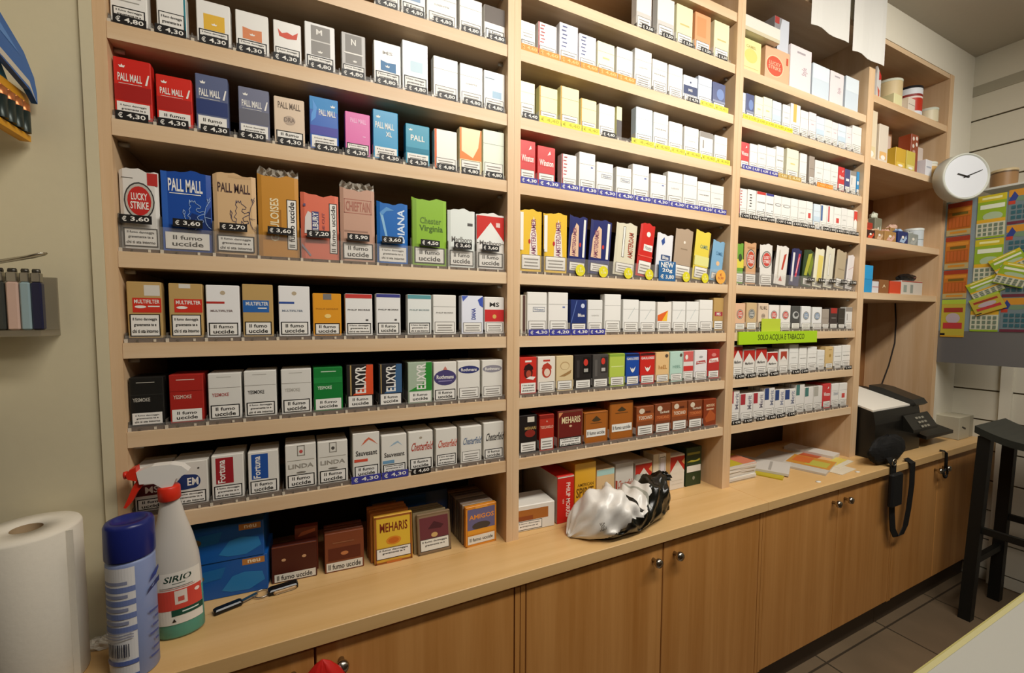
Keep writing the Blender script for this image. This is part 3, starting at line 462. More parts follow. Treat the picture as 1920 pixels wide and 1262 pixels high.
  (1759, 107, 121, 'ctY', 'pale yellow carton', None, 2),
  (1908, 141, 129, 'ctL', 'peach carton with red roundel', None, 2),
  (2046, 130, 171, 'ctP', 'blush white carton', None, 2),
  (2180, 113, 138, 'ctB', 'pale blue carton', None, 2),
  (2290, 94, 139, 'ctP', 'pink carton', None, 2),
  (2402, 96, 145, 'ctB', 'light blue carton', None, 2),
]),
(2, 0, [
  (1718, 22, 94, 'greyblue', 'slim grey blue pack', 'y', 0),
  (1754, 42, 97, 'navys', 'navy pack', 'y', 0),
  (1803, 43, 100, 'wyel', 'ivory pack', 'y', 0),
  (1849, 48, 106, 'wyel', 'cream white pack', 'y', 0),
  (1904, 49, 104, 'wpaleb', 'light blue pack', 'y', 0),
  (1961, 44, 104, 'wplain2', 'white pack', 'y', 0),
  (2015, 58, 118, 'wor', 'white pack with orange stripe', None, 0),
  (2073, 48, 106, 'wplain', 'white pack', None, 0),
  (2125, 45, 110, 'wpink', 'pinkish white pack', None, 0),
  (2177, 53, 104, 'wpaleb', 'blue tinted pack', None, 0),
  (2231, 49, 105, 'wplain2', 'white pack', None, 0),
  (2277, 39, 103, 'wpink', 'pinkish pack', None, 0),
  (2329, 56, 104, 'wpaleb', 'bluish white pack', None, 0),
  (2380, 40, 105, 'wpink', 'grey pink pack', None, 0),
  (2453, 92, 118, 'wplain', 'wide white pack', None, 0),
]),
(2, 1, [
  (1735, 45, 100, 'wsR', 'coral red pack', 'p4,30', 0),
  (1783, 41, 102, 'wplain', 'white pack', 'p4,30', 0),
  (1829, 48, 106, 'wplain2', 'white pack', 'p4,30', 0),
  (1880, 51, 106, 'wplain', 'white pack', 'p4,30', 0),
  (1933, 43, 118, 'wtext2', 'tall white pack', 'g', 0),
  (2010, 71, 122, 'wyel', 'wide ivory pack', 'g', 0),
  (2078, 43, 118, 'wplain', 'slim white pack', None, 0),
  (2133, 33, 117, 'taupe', 'slim taupe pack', None, 0),
  (2182, 54, 108, 'wplain2', 'white pack', 'o', 0),
  (2236, 49, 109, 'wplain', 'white pack', 'o', 0),
  (2289, 48, 109, 'wplain2', 'white pack', None, 0),
  (2340, 45, 107, 'wsR', 'red pack', None, 0),
  (2385, 37, 105, 'navyw', 'navy pack', None, 0),
  (2428, 44, 104, 'greyW', 'grey white pack', None, 0),
  (2480, 50, 106, 'blueW', 'bright blue pack', None, 0),
]),
(2, 2, [
  (1735, 40, 107, 'wredm', 'white pack with red marks', 'k4,90', 0),
  (1782, 46, 109, 'wblkm', 'white pack with black marks', 'k4,90', 0),
  (1834, 50, 109, 'phR', 'white pack with red lid', 'k4,90', 0),
  (1883, 45, 108, 'phN', 'white pack with violet lid', 'k4,90', 0),
  (1930, 43, 107, 'wring', 'white pack with grey ring', 'k4,90', 0),
  (1980, 53, 107, 'wring', 'white pack with dark ring', 'k4,90', 0),
  (2033, 44, 108, 'wplain', 'plain white pack', 'k4,90', 0),
  (2082, 48, 108, 'wplain2', 'white pack with faint line', 'k4,90', 0),
  (2129, 41, 109, 'wstamp', 'white pack with red stamp', 'k4,90', 0),
  (2181, 44, 105, 'wpaleb', 'pale blue pack', None, 0),
  (2227, 42, 108, 'wbst', 'white pack with blue stripe', 'k4,90', 0),
  (2274, 45, 109, 'wrst', 'white pack with red stripe', 'k4,90', 0),
  (2326, 51, 109, 'wstamp', 'white pack with red square', 'k4,90', 0),
  (2375, 41, 111, 'wplain2', 'white pack with grey line', 'k4,90', 0),
  (2421, 46, 110, 'wplain', 'white pack', 'k4,90', 0),
  (2475, 54, 111, 'wflag', 'white pack with red flag', 'k4,90', 0),
]),
(2, 3, [
  (1730, 40, 149, 'pgr', 'green tobacco pouch', None, 1),
  (1788, 66, 156, 'plT', 'tan tobacco pouch with red roundel', None, 1),
  (1878, 72, 157, 'plW', 'white tobacco pouch with red roundel', None, 1),
  (1975, 81, 154, 'pjp', 'white tobacco pouch with red word', None, 1),
  (2063, 69, 151, 'pdr', 'navy tobacco pouch', None, 1),
  (2142, 70, 152, 'pgn', 'dark green tobacco pouch', 'k3,40', 1),
  (2217, 68, 162, 'pcr', 'yellow cream tobacco pouch', 'k3,40', 1),
  (2292, 68, 173, 'pcw', 'cream tobacco pouch', 'k3,40', 1),
  (2374, 79, 164, 'pbt', 'khaki tobacco pouch', 'k3,40', 1),
  (2466, 88, 152, 'pww', 'pinkish white tobacco pouch', 'k3,40', 1),
]),
(2, 4, [
  (1740, 55, 106, 'lsP', 'peach pack with red roundel', None, 0),
  (1804, 57, 109, 'lsT', 'tan pack with grey roundel', None, 0),
  (1871, 58, 109, 'pmT', 'pinkish beige pack', None, 0),
  (1934, 60, 103, 'lsW', 'white pack with red roundel', None, 0),
  (2005, 63, 103, 'lsW', 'second white pack with red roundel', None, 0),
  (2070, 58, 101, 'lsK', 'charcoal pack with white swirl', None, 0),
  (2138, 61, 101, 'lsB', 'white pack with blue roundel', None, 0),
  (2214, 65, 99, 'lsB', 'second white pack with blue roundel', None, 0),
  (2274, 48, 92, 'taupe', 'taupe pack', None, 0),
  (2333, 58, 97, 'drkR', 'dark pack with red label', None, 0),
  (2392, 50, 96, 'drk', 'dark brown pack', None, 0),
  (2449, 56, 102, 'greyW', 'grey white pack', None, 0),
]),
(2, 5, [
  (1736, 51, 122, 'maR', 'red roof white pack', 'k4,90', 0),
  (1800, 64, 106, 'maR', 'shorter red roof white pack', 'k4,90', 0),
  (1869, 64, 111, 'maR', 'red roof white pack', 'k4,90', 0),
  (1936, 62, 92, 'maR', 'small red roof white pack', 'k4,90', 0),
  (2005, 57, 102, 'maS', 'white pack with red roof square', None, 0),
  (2070, 58, 118, 'wplain2', 'tall white pack', 'k4,90', 0),
  (2130, 50, 104, 'wtext2', 'white pack', 'k4,90', 0),
  (2193, 61, 105, 'wtext2', 'cream white pack', None, 0),
  (2255, 51, 90, 'wplain2', 'short white pack', None, 0),
  (2314, 56, 103, 'goldW', 'golden pack', None, 0),
  (2377, 56, 103, 'wtext2', 'white pack', None, 0),
  (2451, 77, 106, 'wtext2', 'wide white pack', 'k4,90', 0),
]),
(2, 6, [
  (1728, 53, 123, 'pwR1', 'white pack with red corner block', 'k4,90', 0),
  (1795, 70, 108, 'pwR1', 'wide white pack with red block', 'k4,90', 0),
  (1864, 62, 107, 'pwR1', 'white pack with red block', 'k4,90', 0),
  (1928, 61, 120, 'pwB1', 'tall white pack with blue block', 'k4,90', 0),
  (1990, 60, 109, 'pwB1', 'white pack with blue block', 'k4,90', 0),
  (2058, 69, 106, 'pwB1', 'wide white pack with blue block', 'k4,90', 0),
  (2122, 56, 121, 'pwG1', 'tall white pack with green block', None, 0),
  (2184, 58, 106, 'pwG1', 'white pack with teal block', None, 0),
  (2247, 60, 106, 'pwS1', 'white pack with silver block', None, 0),
  (2309, 58, 112, 'wsR', 'red pack', None, 0),
  (2372, 54, 108, 'wsBx', 'white pack with grey box', None, 0),
  (2434, 59, 107, 'wstamp', 'white pack with red spot', None, 0),
]),
]
# ---------------------------------------------------------------- the room
WX = 3.465                      # right wall plane
WALLM = plaster('wall_paint', 'cfc4a4'); REARM = plaster('rear_paint', '7d7262'); CREAM = plaster('cream_paint', 'e0dac8', 30, 0.03)
b = MB(); b.box(-1.6, 3.9, 0.012, 0.06, 0, 3.0, WALLM)
# (front wall, left of the shelving, runs behind it too)
b2 = MB(); b2.box(-1.6, -0.022, 0.004, 0.34, 0, CEIL, WALLM); struct('wall_front', b2)
b = MB(); b.box(-0.022, WX+.05, 0.33, 0.40, 0, CEIL, WALLM); struct('wall_back', b)
b = MB(); b.box(-1.66, -1.6, -3.2, 0.34, 0, CEIL, REARM); struct('wall_left', b)
b = MB(); b.box(-1.66, WX+.06, -3.26, -3.2, 0, CEIL, REARM); struct('wall_rear', b)
b = MB(); b.box(-1.66, WX+.06, -3.26, 0.4, CEIL, CEIL+.05, plaster('ceiling_paint', 'b9b2a4')); struct('ceiling', b)
# floor tiles
m = bpy.data.materials.new('floor_tile'); m.use_nodes = True; nt = m.node_tree; L = nt.links; bs = nt.nodes['Principled BSDF']
tc = nt.nodes.new('ShaderNodeTexCoord'); br = nt.nodes.new('ShaderNodeTexBrick'); br.offset = 0; br.inputs['Scale'].default_value = 1
br.inputs['Brick Width'].default_value = 0.45; br.inputs['Row Height'].default_value = 0.45; br.inputs['Mortar Size'].default_value = 0.004
br.inputs['Color1'].default_value = rgb('8f7a5f'); br.inputs['Color2'].default_value = rgb('86725a'); br.inputs['Mortar'].default_value = rgb('4f4335')
nz = nt.nodes.new('ShaderNodeTexNoise'); nz.inputs['Scale'].default_value = 5; nz.inputs['Detail'].default_value = 6
mx = nt.nodes.new('ShaderNodeMix'); mx.data_type = 'RGBA'; mx.blend_type = 'MULTIPLY'; mx.inputs[0].default_value = 0.5
mp = nt.nodes.new('ShaderNodeMapping'); mp.inputs['Location'].default_value = (0.11, 0.12, 0)
L.new(tc.outputs['Object'], mp.inputs[0]); L.new(mp.outputs[0], br.inputs[0]); L.new(tc.outputs['Object'], nz.inputs[0]); L.new(br.outputs[0], mx.inputs[6]); L.new(nz.outputs[0], mx.inputs[7]); L.new(mx.outputs[2], bs.inputs['Base Color']); bs.inputs['Roughness'].default_value = 0.4
b = MB(); b.box(-1.66, WX+.06, -3.26, 0.4, -0.05, 0, m); struct('floor', b)
# slatted right wall : panels with real grooves between them
SL = plaster('slat_paint', 'd6d0be', 40, 0.03); b = MB(); b.box(WX+.012, WX+.06, -3.2, 0.33, 0, CEIL, mat('6b5f48', .7))
zs = [0.0]+[0.985+0.1535*k for k in range(-6, 10)]
for i in range(len(zs)-1): b.box(WX, WX+.0125, -3.2, 0.33, zs[i]+.004, zs[i+1]-.004, SL)
b.box(WX, WX+.0125, -3.2, 0.33, zs[-1]+.004, 2.49, SL); b.box(WX-.004, WX+.0125, -3.2, 0.33, 2.49, 2.54, mat('a59f8c', .6)); b.box(WX, WX+.0125, -3.2, 0.33, 2.54, CEIL, SL)
struct('wall_right', b)
b = MB(); b.box(WX-.018, WX, -.215, -.175, 0, 1.2, CREAM); struct('trim_1', b)
# cream painted surround of the shelving: header and right hand pier
b = MB(); b.box(-0.022, WX, -0.002, 0.33, 2.545, CEIL, CREAM); struct('trim_2', b)
b = MB(); b.box(3.247, WX, -0.002, 0.33, 0.74, 2.545, CREAM); struct('trim_3', b)
b = MB(); b.box(-0.0215, -0.004, -0.002, 0.0035, 0.7385, 2.545, WALLM); struct('trim_4', b)
# unseen ceiling fittings over the area lights; the last is added as fill
for i, (lx, ly, e) in enumerate(LAMPS):
    o = bpy.data.objects.new('ceiling_light', None); COL.objects.link(o); o.location = (lx, ly, CEIL)
    tag(o, 'long white ceiling light fitting above the '+['left shelves', 'right shelves', 'service desk, added as fill'][i], 'ceiling light', 'ceiling lights')
    b = MB(); b.box(-.62, .62, -.16, .16, -.03, 0, 'e8e6e0'); link('housing', b.mesh('housing'), o)
    b = MB(); b.box(-.58, .58, -.13, .13, -.036, -.0302, mat('fff4e0', emit=1.0)); link('diffuser', b.mesh('diffuser'), o)
# ---------------------------------------------------------------- shelving units
ZB = [2.172, 2.007, 1.837, 1.670, 1.435, 1.267, 1.099, 0.932]     # undersides of shelves, top down
TH = 0.029; CT = 0.738; DEP = 0.30
BAY = [(0.0, 0.800), (0.837, 1.654), (1.693, 2.475), (2.521, 3.206)]
SIDE = [(-0.004, 0.0), ]
edges = [(-.0035, 0.0, .8, .8185), (.8185, .837, 1.654, 1.6735), (1.6735, 1.693, 2.475, 2.498), (2.498, 2.521, 3.206, 3.246)]
BN = ['left', 'second', 'third', 'narrow right']
for k, (a, x0, x1, c) in enumerate(edges):
    root = bpy.data.objects.new('shelving_unit', None); COL.objects.link(root); root.location = (a, 0, CT)
    tag(root, ['leftmost beech shelving unit against the cream wall, full of cigarette packs', 'second beech shelving unit from the left, above the black and white bag', 'third beech shelving unit, with the lime green sign on a shelf edge', 'narrow rightmost beech shelving unit above the black printer'][k], 'shelving', 'shelving units on the worktop')
    def P(name, bb): return link(name, bb.mesh(name), root, (-a, 0, -CT))
    lx = x0 if k else 0.0
    if k: b = MB(); b.box(a+.0004, x0, -.003, DEP, CT, 2.545, WOODV); P('side_panel', b)
    else: b = MB(); b.box(-.0038, 0.014, -.001, DEP, CT, 2.545, WOODV); P('side_panel', b); lx = .0142
    b = MB(); b.box(x1, c, -.003, DEP, CT, 2.545, WOODV); P('side_panel', b)
    b = MB(); b.box(lx, x1, DEP-.012, DEP, CT, 2.545, WOODB if k == 3 else wood('wood_back_shaded', '3a2a1e', '2c2018', (50, 50, 3), .6)); P('back_panel', b)  # pack bays: interior shade put into a darker back wood
    zz = [2.34]+ZB if k < 3 else [2.27, 2.007, 1.670, 1.435]
    if k == 2: zz = ZB
    if k == 0: zz = [2.34]+ZB
    for z in zz:
        b = MB(); b.box(lx+.0003, x1-.0003, 0, DEP-.0125, z, z+TH, WOODH); P('shelf', b)
    b = MB(); b.box(lx+.0003, x1-.0003, 0, DEP-.0125, 2.5445-.02, 2.5445, WOODH); P('top_panel', b)
    for z in zz:   # little metal shelf pins under the shelves
        if k == 3: continue
        b = MB(); b.tube([(lx+.0003, .03, z-.006), (lx+.016, .03, z-.006)], .004, 'b9b5ab', 8); P('shelf_pin', b)
        b = MB(); b.tube([(x1-.0003, .03, z-.006), (x1-.012, .03, z-.006)], .004, 'b9b5ab', 8); P('shelf_pin', b)
# ---------------------------------------------------------------- base cabinets and worktop
DY = -.128
def cabinet(x0, x1, doors, label, knobs):
    root = bpy.data.objects.new('base_cabinet', None); COL.objects.link(root); root.location = (x0, -.08, 0)
    tag(root, label, 'cabinet', 'beech base cabinets under the worktop')
    def P(name, bb, par=None): return link(name, bb.mesh(name), par or root, (-x0, .08, 0) if par is None else (0, 0, 0))
    b = MB(); b.box(x0+.001, x1-.001, DY+.019, .325, .13, .7065, WOODV); P('carcass', b)
    b = MB(); b.box(x0+.001, x1-.001, -.08, -.06, 0, .13, mat('4f4234', .6)); P('toe_kick', b)
    b = MB(); b.box(x0+.001, x0+.014, DY, DY+.0185, .13, .7065, WOODD); P('frame_stile', b); b = MB(); b.box(x1-.014, x1-.001, DY, DY+.0185, .13, .7065, WOODD); P('frame_stile', b)
    for (a, c), kx in zip(doors, knobs):
        b = MB(); b.box(a+.002, c-.002, DY, DY+.0185, .133, .697, WOODD, ch=.0015); d = P('door', b)
        b = MB(); b.lathe([(.0001, 0), (.006, 0), (.005, .012), (.012, .017), (.0135, .023), (.011, .029), (.0001, .031)], mat('b8b2a6', .25, 1.0), n=16)
        kn = link('knob', b.mesh('knob'), d, (kx, DY, .655), (math.pi/2, 0, 0)); kn['label'] = 'brushed steel round knob'
cabinet(-.17, .778, [(-.155, .322), (.322, .763)], 'leftmost beech base cabinet, with the red bag on its knob', [.283, .37])
cabinet(.778, 1.697, [(.793, 1.247), (1.247, 1.683)], 'beech base cabinet below the black and white plastic bag', [1.207, 1.29])
cabinet(1.697, 2.575, [(1.711, 2.145), (2.145, 2.561)], 'beech base cabinet below the magazines and leaflets', [2.108, 2.188])
cabinet(2.575, WX-.001, [(2.589, 2.97), (2.97, 3.45)], 'beech base cabinet at the right end with black strap hanging before it', [2.93, 3.01])
b = MB(); b.box(-1.5, -.1705, DY, .0035, 0, .7065, WOODD); tag(link('base_cabinet', b.mesh('cabinet_side')), 'plain beech cabinet end below the paper towel roll', 'cabinet', 'beech base cabinets under the worktop')
for x0, x1, l in ((-1.5, 1.6975, 'long beech worktop along the left shelves with cleaning bottles on it'), (1.6985, WX-.0005, 'beech worktop at the right carrying magazines and the black printer')):
    b = MB()
    b.box(x0, x1, -.144, .0035, .7075, .738, WOODT, ch=.0012)
    if x0 < 0: b.box(-.0215, x1, .0035, .3295, .7075, .738, WOODT)
    else: b.box(x0, x1, .0035, .3295, .7075, .738, WOODT)
    tag(link('worktop', b.mesh('worktop')), l, 'worktop', 'beech worktops')
# ---------------------------------------------------------------- packs, trays and tags
ORD = ['first', 'second', 'third', 'fourth', 'fifth', 'sixth', 'seventh', 'eighth', 'ninth', 'tenth', 'eleventh', 'twelfth', 'thirteenth', 'fourteenth', 'fifteenth', 'sixteenth']
SHN = {0: ['x', 'top', 'second', 'third', 'fourth', 'fifth', 'sixth', 'seventh'], 1: ['top', 'second', 'third', 'fourth', 'fifth', 'sixth', 'seventh', 'lowest'], 2: ['top', 'second', 'third', 'fourth', 'fifth', 'sixth', 'seventh', 'lowest']}
PM = {}
def pack_mesh(des, w, h, d, kind):
    k = (des, w, h, kind)
    if k in PM: return PM[k]
    base, els = D[des]; mb = MB(); W, H, DD = w/1000, h/1000, d/1000
    if kind == 1:
        # soft pouch: pinched at the top and bottom seam, wavy top edge, flat front
        n = 10; rows = [(0, .35), (.04, .8), (.2, 1), (.6, 1), (.85, .62), (.96, .16), (1, .08)]; ph = random.random()*6
        vs = []
        for t, th in rows:
            for i in range(n+1):
                u = i/n; e = (math.sin(math.pi*u)**.35) if 0 < u < 1 else 0.0
                z = H*t + (0.0025*math.sin(u*7+ph)+.0015*math.sin(u*17+ph) if t > .9 else 0)
                vs.append((u*W-W/2, 0.0 if .02 < u < .98 else .003, z)); vs.append((u*W-W/2, .003+DD*th*e*.9+.001, z))
        m = 2*(n+1); fs = []
        for j in range(len(rows)-1):
            for i in range(n):
                a = j*m+2*i; fs.append((a, a+2, a+2+m, a+m)); fs.append((a+1, a+1+m, a+3+m, a+3))
            fs.append((j*m, j*m+m, j*m+m+1, j*m+1)); e = j*m+2*n; fs.append((e, e+1, e+1+m, e+m))
        for i in range(n): fs.append((2*i, 2*i+1, 2*i+3, 2*i+2)); a = (len(rows)-1)*m+2*i; fs.append((a, a+2, a+3, a+1))
        mb.add(vs, fs, mat(base, .32, 0, .5)); art(mb, els, W*.97, H*.985)
    else:
        mb.box(-W/2, W/2, 0, DD, 0, H, mat(base, .35, 0, .5), ch=.0012 if W > .03 else 0)
        art(mb, els, W*.975, H*.985, mp=lambda x, y, e: (x*W*.975-W*.975/2, -e, y*H*.985+H*.0075))
        if kind == 0 and W > .04: mb.box(-W/2-.0001, -W/2, .002, DD-.002, H*.06, H*.3, WH)   # health text panel on the side
    PM[k] = mb.mesh(base); return PM[k]
TRM = None
CLEAR = mat('cfc9c0', .1, 0, .6, tr=.9); POST = mat('6f685e', .3, 0, .5, tr=.35); TRB = mat('54402f', .35, 0, .5); CAPM = mat('c8beac', .3)
TM = {}
def tray_mesh(w, tall):
    k = (w, tall)
    if k in TM: return TM[k]
    W = w/1000; b = MB(); hh = .05 if tall else .013
    b.box(-W/2, W/2, 0, .2, 0, .007, TRB)
    b.box(-W/2, -W/2+.0016, .0, .2, .007, .0095 if tall == 2 else hh*1.4, POST)
    b.box(-W/2, W/2, -.0018, -.0002, .0, hh, CLEAR)
    b.box(-W/2-.0005, -W/2+.0045, -.004, -.0019, 0, .007, CAPM)
    b.box(W*.2, W*.2+.004, -.003, -.0019, .001, .006, CAPM); b.box(-W*.22, -W*.22+.003, -.003, -.0019, .001, .005, POST)
    TM[k] = b.mesh('tray'); return TM[k]
PT = {}
def tag_mesh(code, W):
    k = (code, round(W, 3))
    if k in PT: return PT[k]
    b = MB()
    if code == 'new':
        w, h = W*.92, .062; b.box(-w/2, w/2, 0, .0006, 0, h, '2c6294')
        art(b, [T('NEW', .12, .68, .88, .95, WH), T('20g', .2, .4, .8, .63, WH), T('\u20ac 3,80', .1, .08, .9, .32, WH)], w, h)
    elif code in ('yr', 'or'):
        c, r = ('dcd02c', .0165) if code == 'yr' else ('e8a848', .024); w = h = 2*r
        n = 24; vs = [(r*math.cos(2*math.pi*i/n), y, r+r*math.sin(2*math.pi*i/n)) for y in (.0006, 0) for i in range(n)]
        b.add(vs, [tuple(range(n-1, -1, -1)), tuple(range(n, 2*n))]+[(i, (i+1) % n, n+(i+1) % n, n+i) for i in range(n)], c)
        art(b, [T('\u20ac', .4, .55, .6, .75, 'f4f0c0' if code == 'yr' else 'c05a3c'), T('5,30', .22, .3, .78, .5, 'f0ecb0' if code == 'yr' else 'c05a3c')], w, h)
    else:
        st = code[0]; tx = code[1:] or {'o': '4,60', 'y': '4,40', 'g': '4,50'}[st]
        bg, fg = PRICE[st]; w, h = (W*.96 if st in 'opyg' else min(W*.86, .047)), (.0165 if st in 'opyg' else .0155)
        b.box(-w/2, w/2, 0, .0006, 0, h, bg); art(b, [T('\u20ac', .08, .2, .22, .8, fg), T(tx, .34, .2, .92, .8, fg)], w, h)
    PT[k] = b.mesh('tag'); return PT[k]
for bay, lv, items in ROWS:
    x0, x1 = BAY[bay]; x0 += .014 if bay == 0 else 0; zs = ZB[lv+1]+TH; n = len(items); shelf = SHN[bay][lv+1]
    loc = '%s shelf, %s bay' % (shelf, BN[bay])
    cx = [it[0]/1000 for it in items]
    bnd = [max(x0+.0006, cx[0]-items[0][1]/2000-.004)]+[(cx[i]+items[i][1]/2000+cx[i+1]-items[i+1][1]/2000)/2 for i in range(n-1)]+[min(x1-.0006, cx[-1]+items[-1][1]/2000+.004)]
    nopusher = (lv == -1 and bay == 2)
    for i, (xm, wm, hm, des, look, tg, kind) in enumerate(items):
        lean = 0
        if (bay, lv) == (1, 3) and i >= 2: lean = [3, 4, 5, 7, 4, 5, 6, 7][i-2]
        if (bay, lv) == (2, 3) and i >= 3: lean = 6
        L_, R_ = bnd[i], bnd[i+1]; wgap = R_-L_
        wpk = min(wm/1000, wgap-.0030); 
        zb = zs+(.0002 if nopusher else .0075); h = hm/1000-(zb-zs)
        if lv < 1 and bay == 0 and hm == 88: h = .1
        if kind == 0: h = min(h, .121)
        maxh = (ZB[lv]-zs if lv >= 0 else .2)-.006
        h = min(h, maxh)
        cxk = min(max(cx[i], L_+.0022+wpk/2), R_-.0008-wpk/2)
        if lean: cxk -= h*math.sin(math.radians(lean))*.75; wpk *= .9
        d = {0: 23, 1: 22, 2: 60}[kind]
        if lv == -1 and bay == 2: d = [180, 120, 150, 150, 180, 180][i]
        nm = {0: 'cigarette_pack', 1: 'tobacco_pouch', 2: 'cigarette_carton'}[kind]
        cat = nm.replace('_', ' ')
        if des.startswith('cg') or des == 'meR': nm, cat = 'cigarillo_box', 'cigarillo box'
        me = pack_mesh(des, round(wpk*1000), round(h*1000), d, kind)
        yf = .013 if not nopusher else .02
        o = link(nm, me, None, (cxk, yf, zb), (0, math.radians(lean), random.uniform(-.006, .006) if kind != 1 else 0))
        if lean: o.location.z += .0008 + math.sin(math.radians(lean))*wpk/2*1.0
        tag(o, '%s, %s from left, %s' % (look, ORD[i], loc), cat, '%ss on the %s shelf of the %s bay' % (cat, shelf, BN[bay]))
        if des in ('pGA', 'pCH'):   # crumpled cellophane sleeve
            b = MB(); nn = 14; vs = []
            for j in range(6):
                for q in range(nn+1):
                    u = q/nn; vs.append(((u-.5)*wpk, .004+.007*math.sin(q*2.3+j*1.7)*(j/5)+.006*(j % 2), h*.92+j*.006+.003*math.sin(q*1.9+j)))
            b.add(vs, [(j*(nn+1)+q, j*(nn+1)+q+1, (j+1)*(nn+1)+q+1, (j+1)*(nn+1)+q) for j in range(5) for q in range(nn)], mat('d8d0c0', .12, 0, .9, tr=.45))
            c = link('cellophane_wrap', b.mesh('wrap'), o); c['label'] = 'crumpled clear cellophane top'
        if kind == 0 and not nopusher and (lv >= 5 or (lv == 4 and bay == 1 and False)):
            for q in range(1, 3):
                p2 = link(nm, me, None, (cxk+random.uniform(-.0006, .0006), yf+q*(d/1000+.0012), zb), (0, 0, 0))
                tag(p2, '%s, %s behind %s front one, %s' % (look, ORD[q-1], ORD[i], loc), cat, '%ss on the %s shelf of the %s bay' % (cat, shelf, BN[bay]))
        if not nopusher:
            if lv == 0 and bay == 0 or True:
                tr = link('pusher_tray', tray_mesh(int(wgap*1000-.3), (2 if lean else 1) if kind == 1 else 0), None, ((L_+R_)/2, .008, zs+.0002))
                tag(tr, 'clear plastic tray holding %s front pack, %s' % (ORD[i], loc), 'display tray', 'pusher trays on the %s shelf of the %s bay' % (shelf, BN[bay]))
                if tg and tg != 'c':
                    zt = .052 if (kind == 1 and tg[0] == 'k' and bay == 0) else (.03 if kind == 1 and tg[0] == 'k' else .0012)
                    pt = link('price_tag', tag_mesh(tg, wgap), tr, (random.uniform(-.004, .004) if tg[0] == 'k' else 0, -.0058, zt), (0, random.uniform(-.03, .03) if tg[0] == 'k' else 0, 0))
                    pt['label'] = {'k': 'black price tag', 'p': 'violet price tag', 'o': 'orange price tag', 'y': 'yellow price tag', 'g': 'gold price tag', 'n': 'blue card'}[tg[0]]
# ---------------------------------------------------------------- things on the left counter
def box_thing(name, label, cat, x, y, z, w, d, h, base, els=(), rz=0, rx=0, group=None, ch=.001, side=None):
    mb = MB(); mb.box(-w/2, w/2, 0, d, 0, h, mat(base, .38, 0, .45), ch=ch); art(mb, list(els), w*.98, h*.985)
    if side: mb.box(-w/2-.0002, -w/2, .002, d-.002, .002, h-.002, side)
    return tag(link(name, mb.mesh(name), None, (x, y, z), (rx, 0, rz)), label, cat, group)
CZ = CT+.0004
NEU = [R(.73, .8, .98, .97, 'b87a3c'), T('neu', .79, .84, .93, .93, 'f0e0c0'), G([(.5, .2), (.62, .55), (.75, .62), (.95, .55), (.98, .3), (.8, .1), (.6, .12)], '2a7ab4'), G([(.1, .6), (.3, .8), (.55, .85), (.5, .55), (.3, .5)], '1d66a2'), E(.22, .62, .1, .12, '6a5a3a'), T('XL', .02, .3, .08, .38, 'c8d8e8')]
box_thing('cigarette_carton', 'lower blue carton with orange corner flash, behind the spray bottle', 'cigarette carton', .145, .052, CZ, .175, .1, .081, '1455a0', NEU, rz=-.06, group='blue cartons behind the spray bottle')
box_thing('cigarette_carton', 'upper blue carton with orange corner flash, behind the spray bottle', 'cigarette carton', .142, .050, CZ+.0815, .170, .1, .079, '1455a0', NEU, rz=-.05, group='blue cartons behind the spray bottle')
DB = [R(.03, .03, .97, .26, 'dcd6c8'), T('Il fumo uccide', .08, .07, .92, .21, '3a342c'), E(.5, .52, .07, .04, 'b8844c'), F(0, 0, 1, 1, .02, '5a3018')]
GC = 'cigarillo boxes on the left worktop'
box_thing('cigarillo_box', 'dark brown box pair with white strip, right of the blue cartons', 'cigarillo box', .286, .056, CZ, .094, .022, .083, '4a1d14', [R(.05, .03, .98, .24, 'dcd6c8'), T('Il fumo uccide', .1, .06, .9, .2, '3a342c'), E(.26, .62, .05, .04, 'c89a70'), E(.72, .64, .05, .04, 'c89a70'), R(.0, .985, 1, 1, '8a4a30')], rz=-.06, rx=-.06, group=GC)
box_thing('cigarillo_box', 'orange edged brown box peeking above the dark brown pair', 'cigarillo box', .312, .082, CZ, .05, .02, .108, '7a3420', [G([(.1, .82), (.3, .92), (.9, .97), (.9, .9), (.4, .84)], 'c86a40')], rz=-.05, group=GC)
box_thing('cigarillo_box', 'front reddish brown box with oval badge, beside the dark brown pair', 'cigarillo box', .394, .048, CZ, .088, .012, .092, '7b4026', [R(.03, .03, .97, .25, 'dcd6c8'), T('Il fumo uccide', .08, .07, .92, .21, '3a342c'), R(.08, .3, .92, .62, '5e2a1a'), E(.5, .46, .1, .05, 'c07a4a'), R(.2, .74, .75, .77, '8f5a3c')], rz=-.05, rx=-.08, group=GC)
for q in range(1, 4): box_thing('cigarillo_box', 'reddish brown box, %s behind the oval badge box' % ORD[q-1], 'cigarillo box', .394, .049+q*.0135, CZ, .088, .0115, .093, '6b3822', rz=-.05, rx=-.05, group=GC)
MEH = [F(.0, 0, 1, 1, .05, '9c5a28'), R(.06, .34, .94, .96, 'e0b83a'), T('MEHARIS', .14, .66, .88, .86, '7a2c18', 0, 0), E(.5, .47, .2, .09, 'd8892c'), E(.5, .47, .14, .06, 'c86a20'), R(.04, .1, .96, .33, WH), F(.04, .1, .96, .33, .015, '3a342c'), T('Il fumo danneggia', .12, .25, .88, .3, '3a342c'), T('gravemente te e', .2, .19, .8, .235, '3a342c'), R(.3, .0, .7, .05, 'c87030')]
box_thing('cigarillo_box', 'front yellow box with orange oval, leaning in its stack', 'cigarillo box', .5075, .033, CZ, .093, .012, .118, 'd9a838', MEH, rz=-.03, rx=-.06, group=GC)
for q in range(1, 4): box_thing('cigarillo_box', 'orange brown box edge, %s behind the yellow box' % ORD[q-1], 'cigarillo box', .503-.002*q, .034+q*.0135, CZ, .093, .012, .121+.002*q, 'a8662c', rz=-.03, rx=-.05, group=GC)
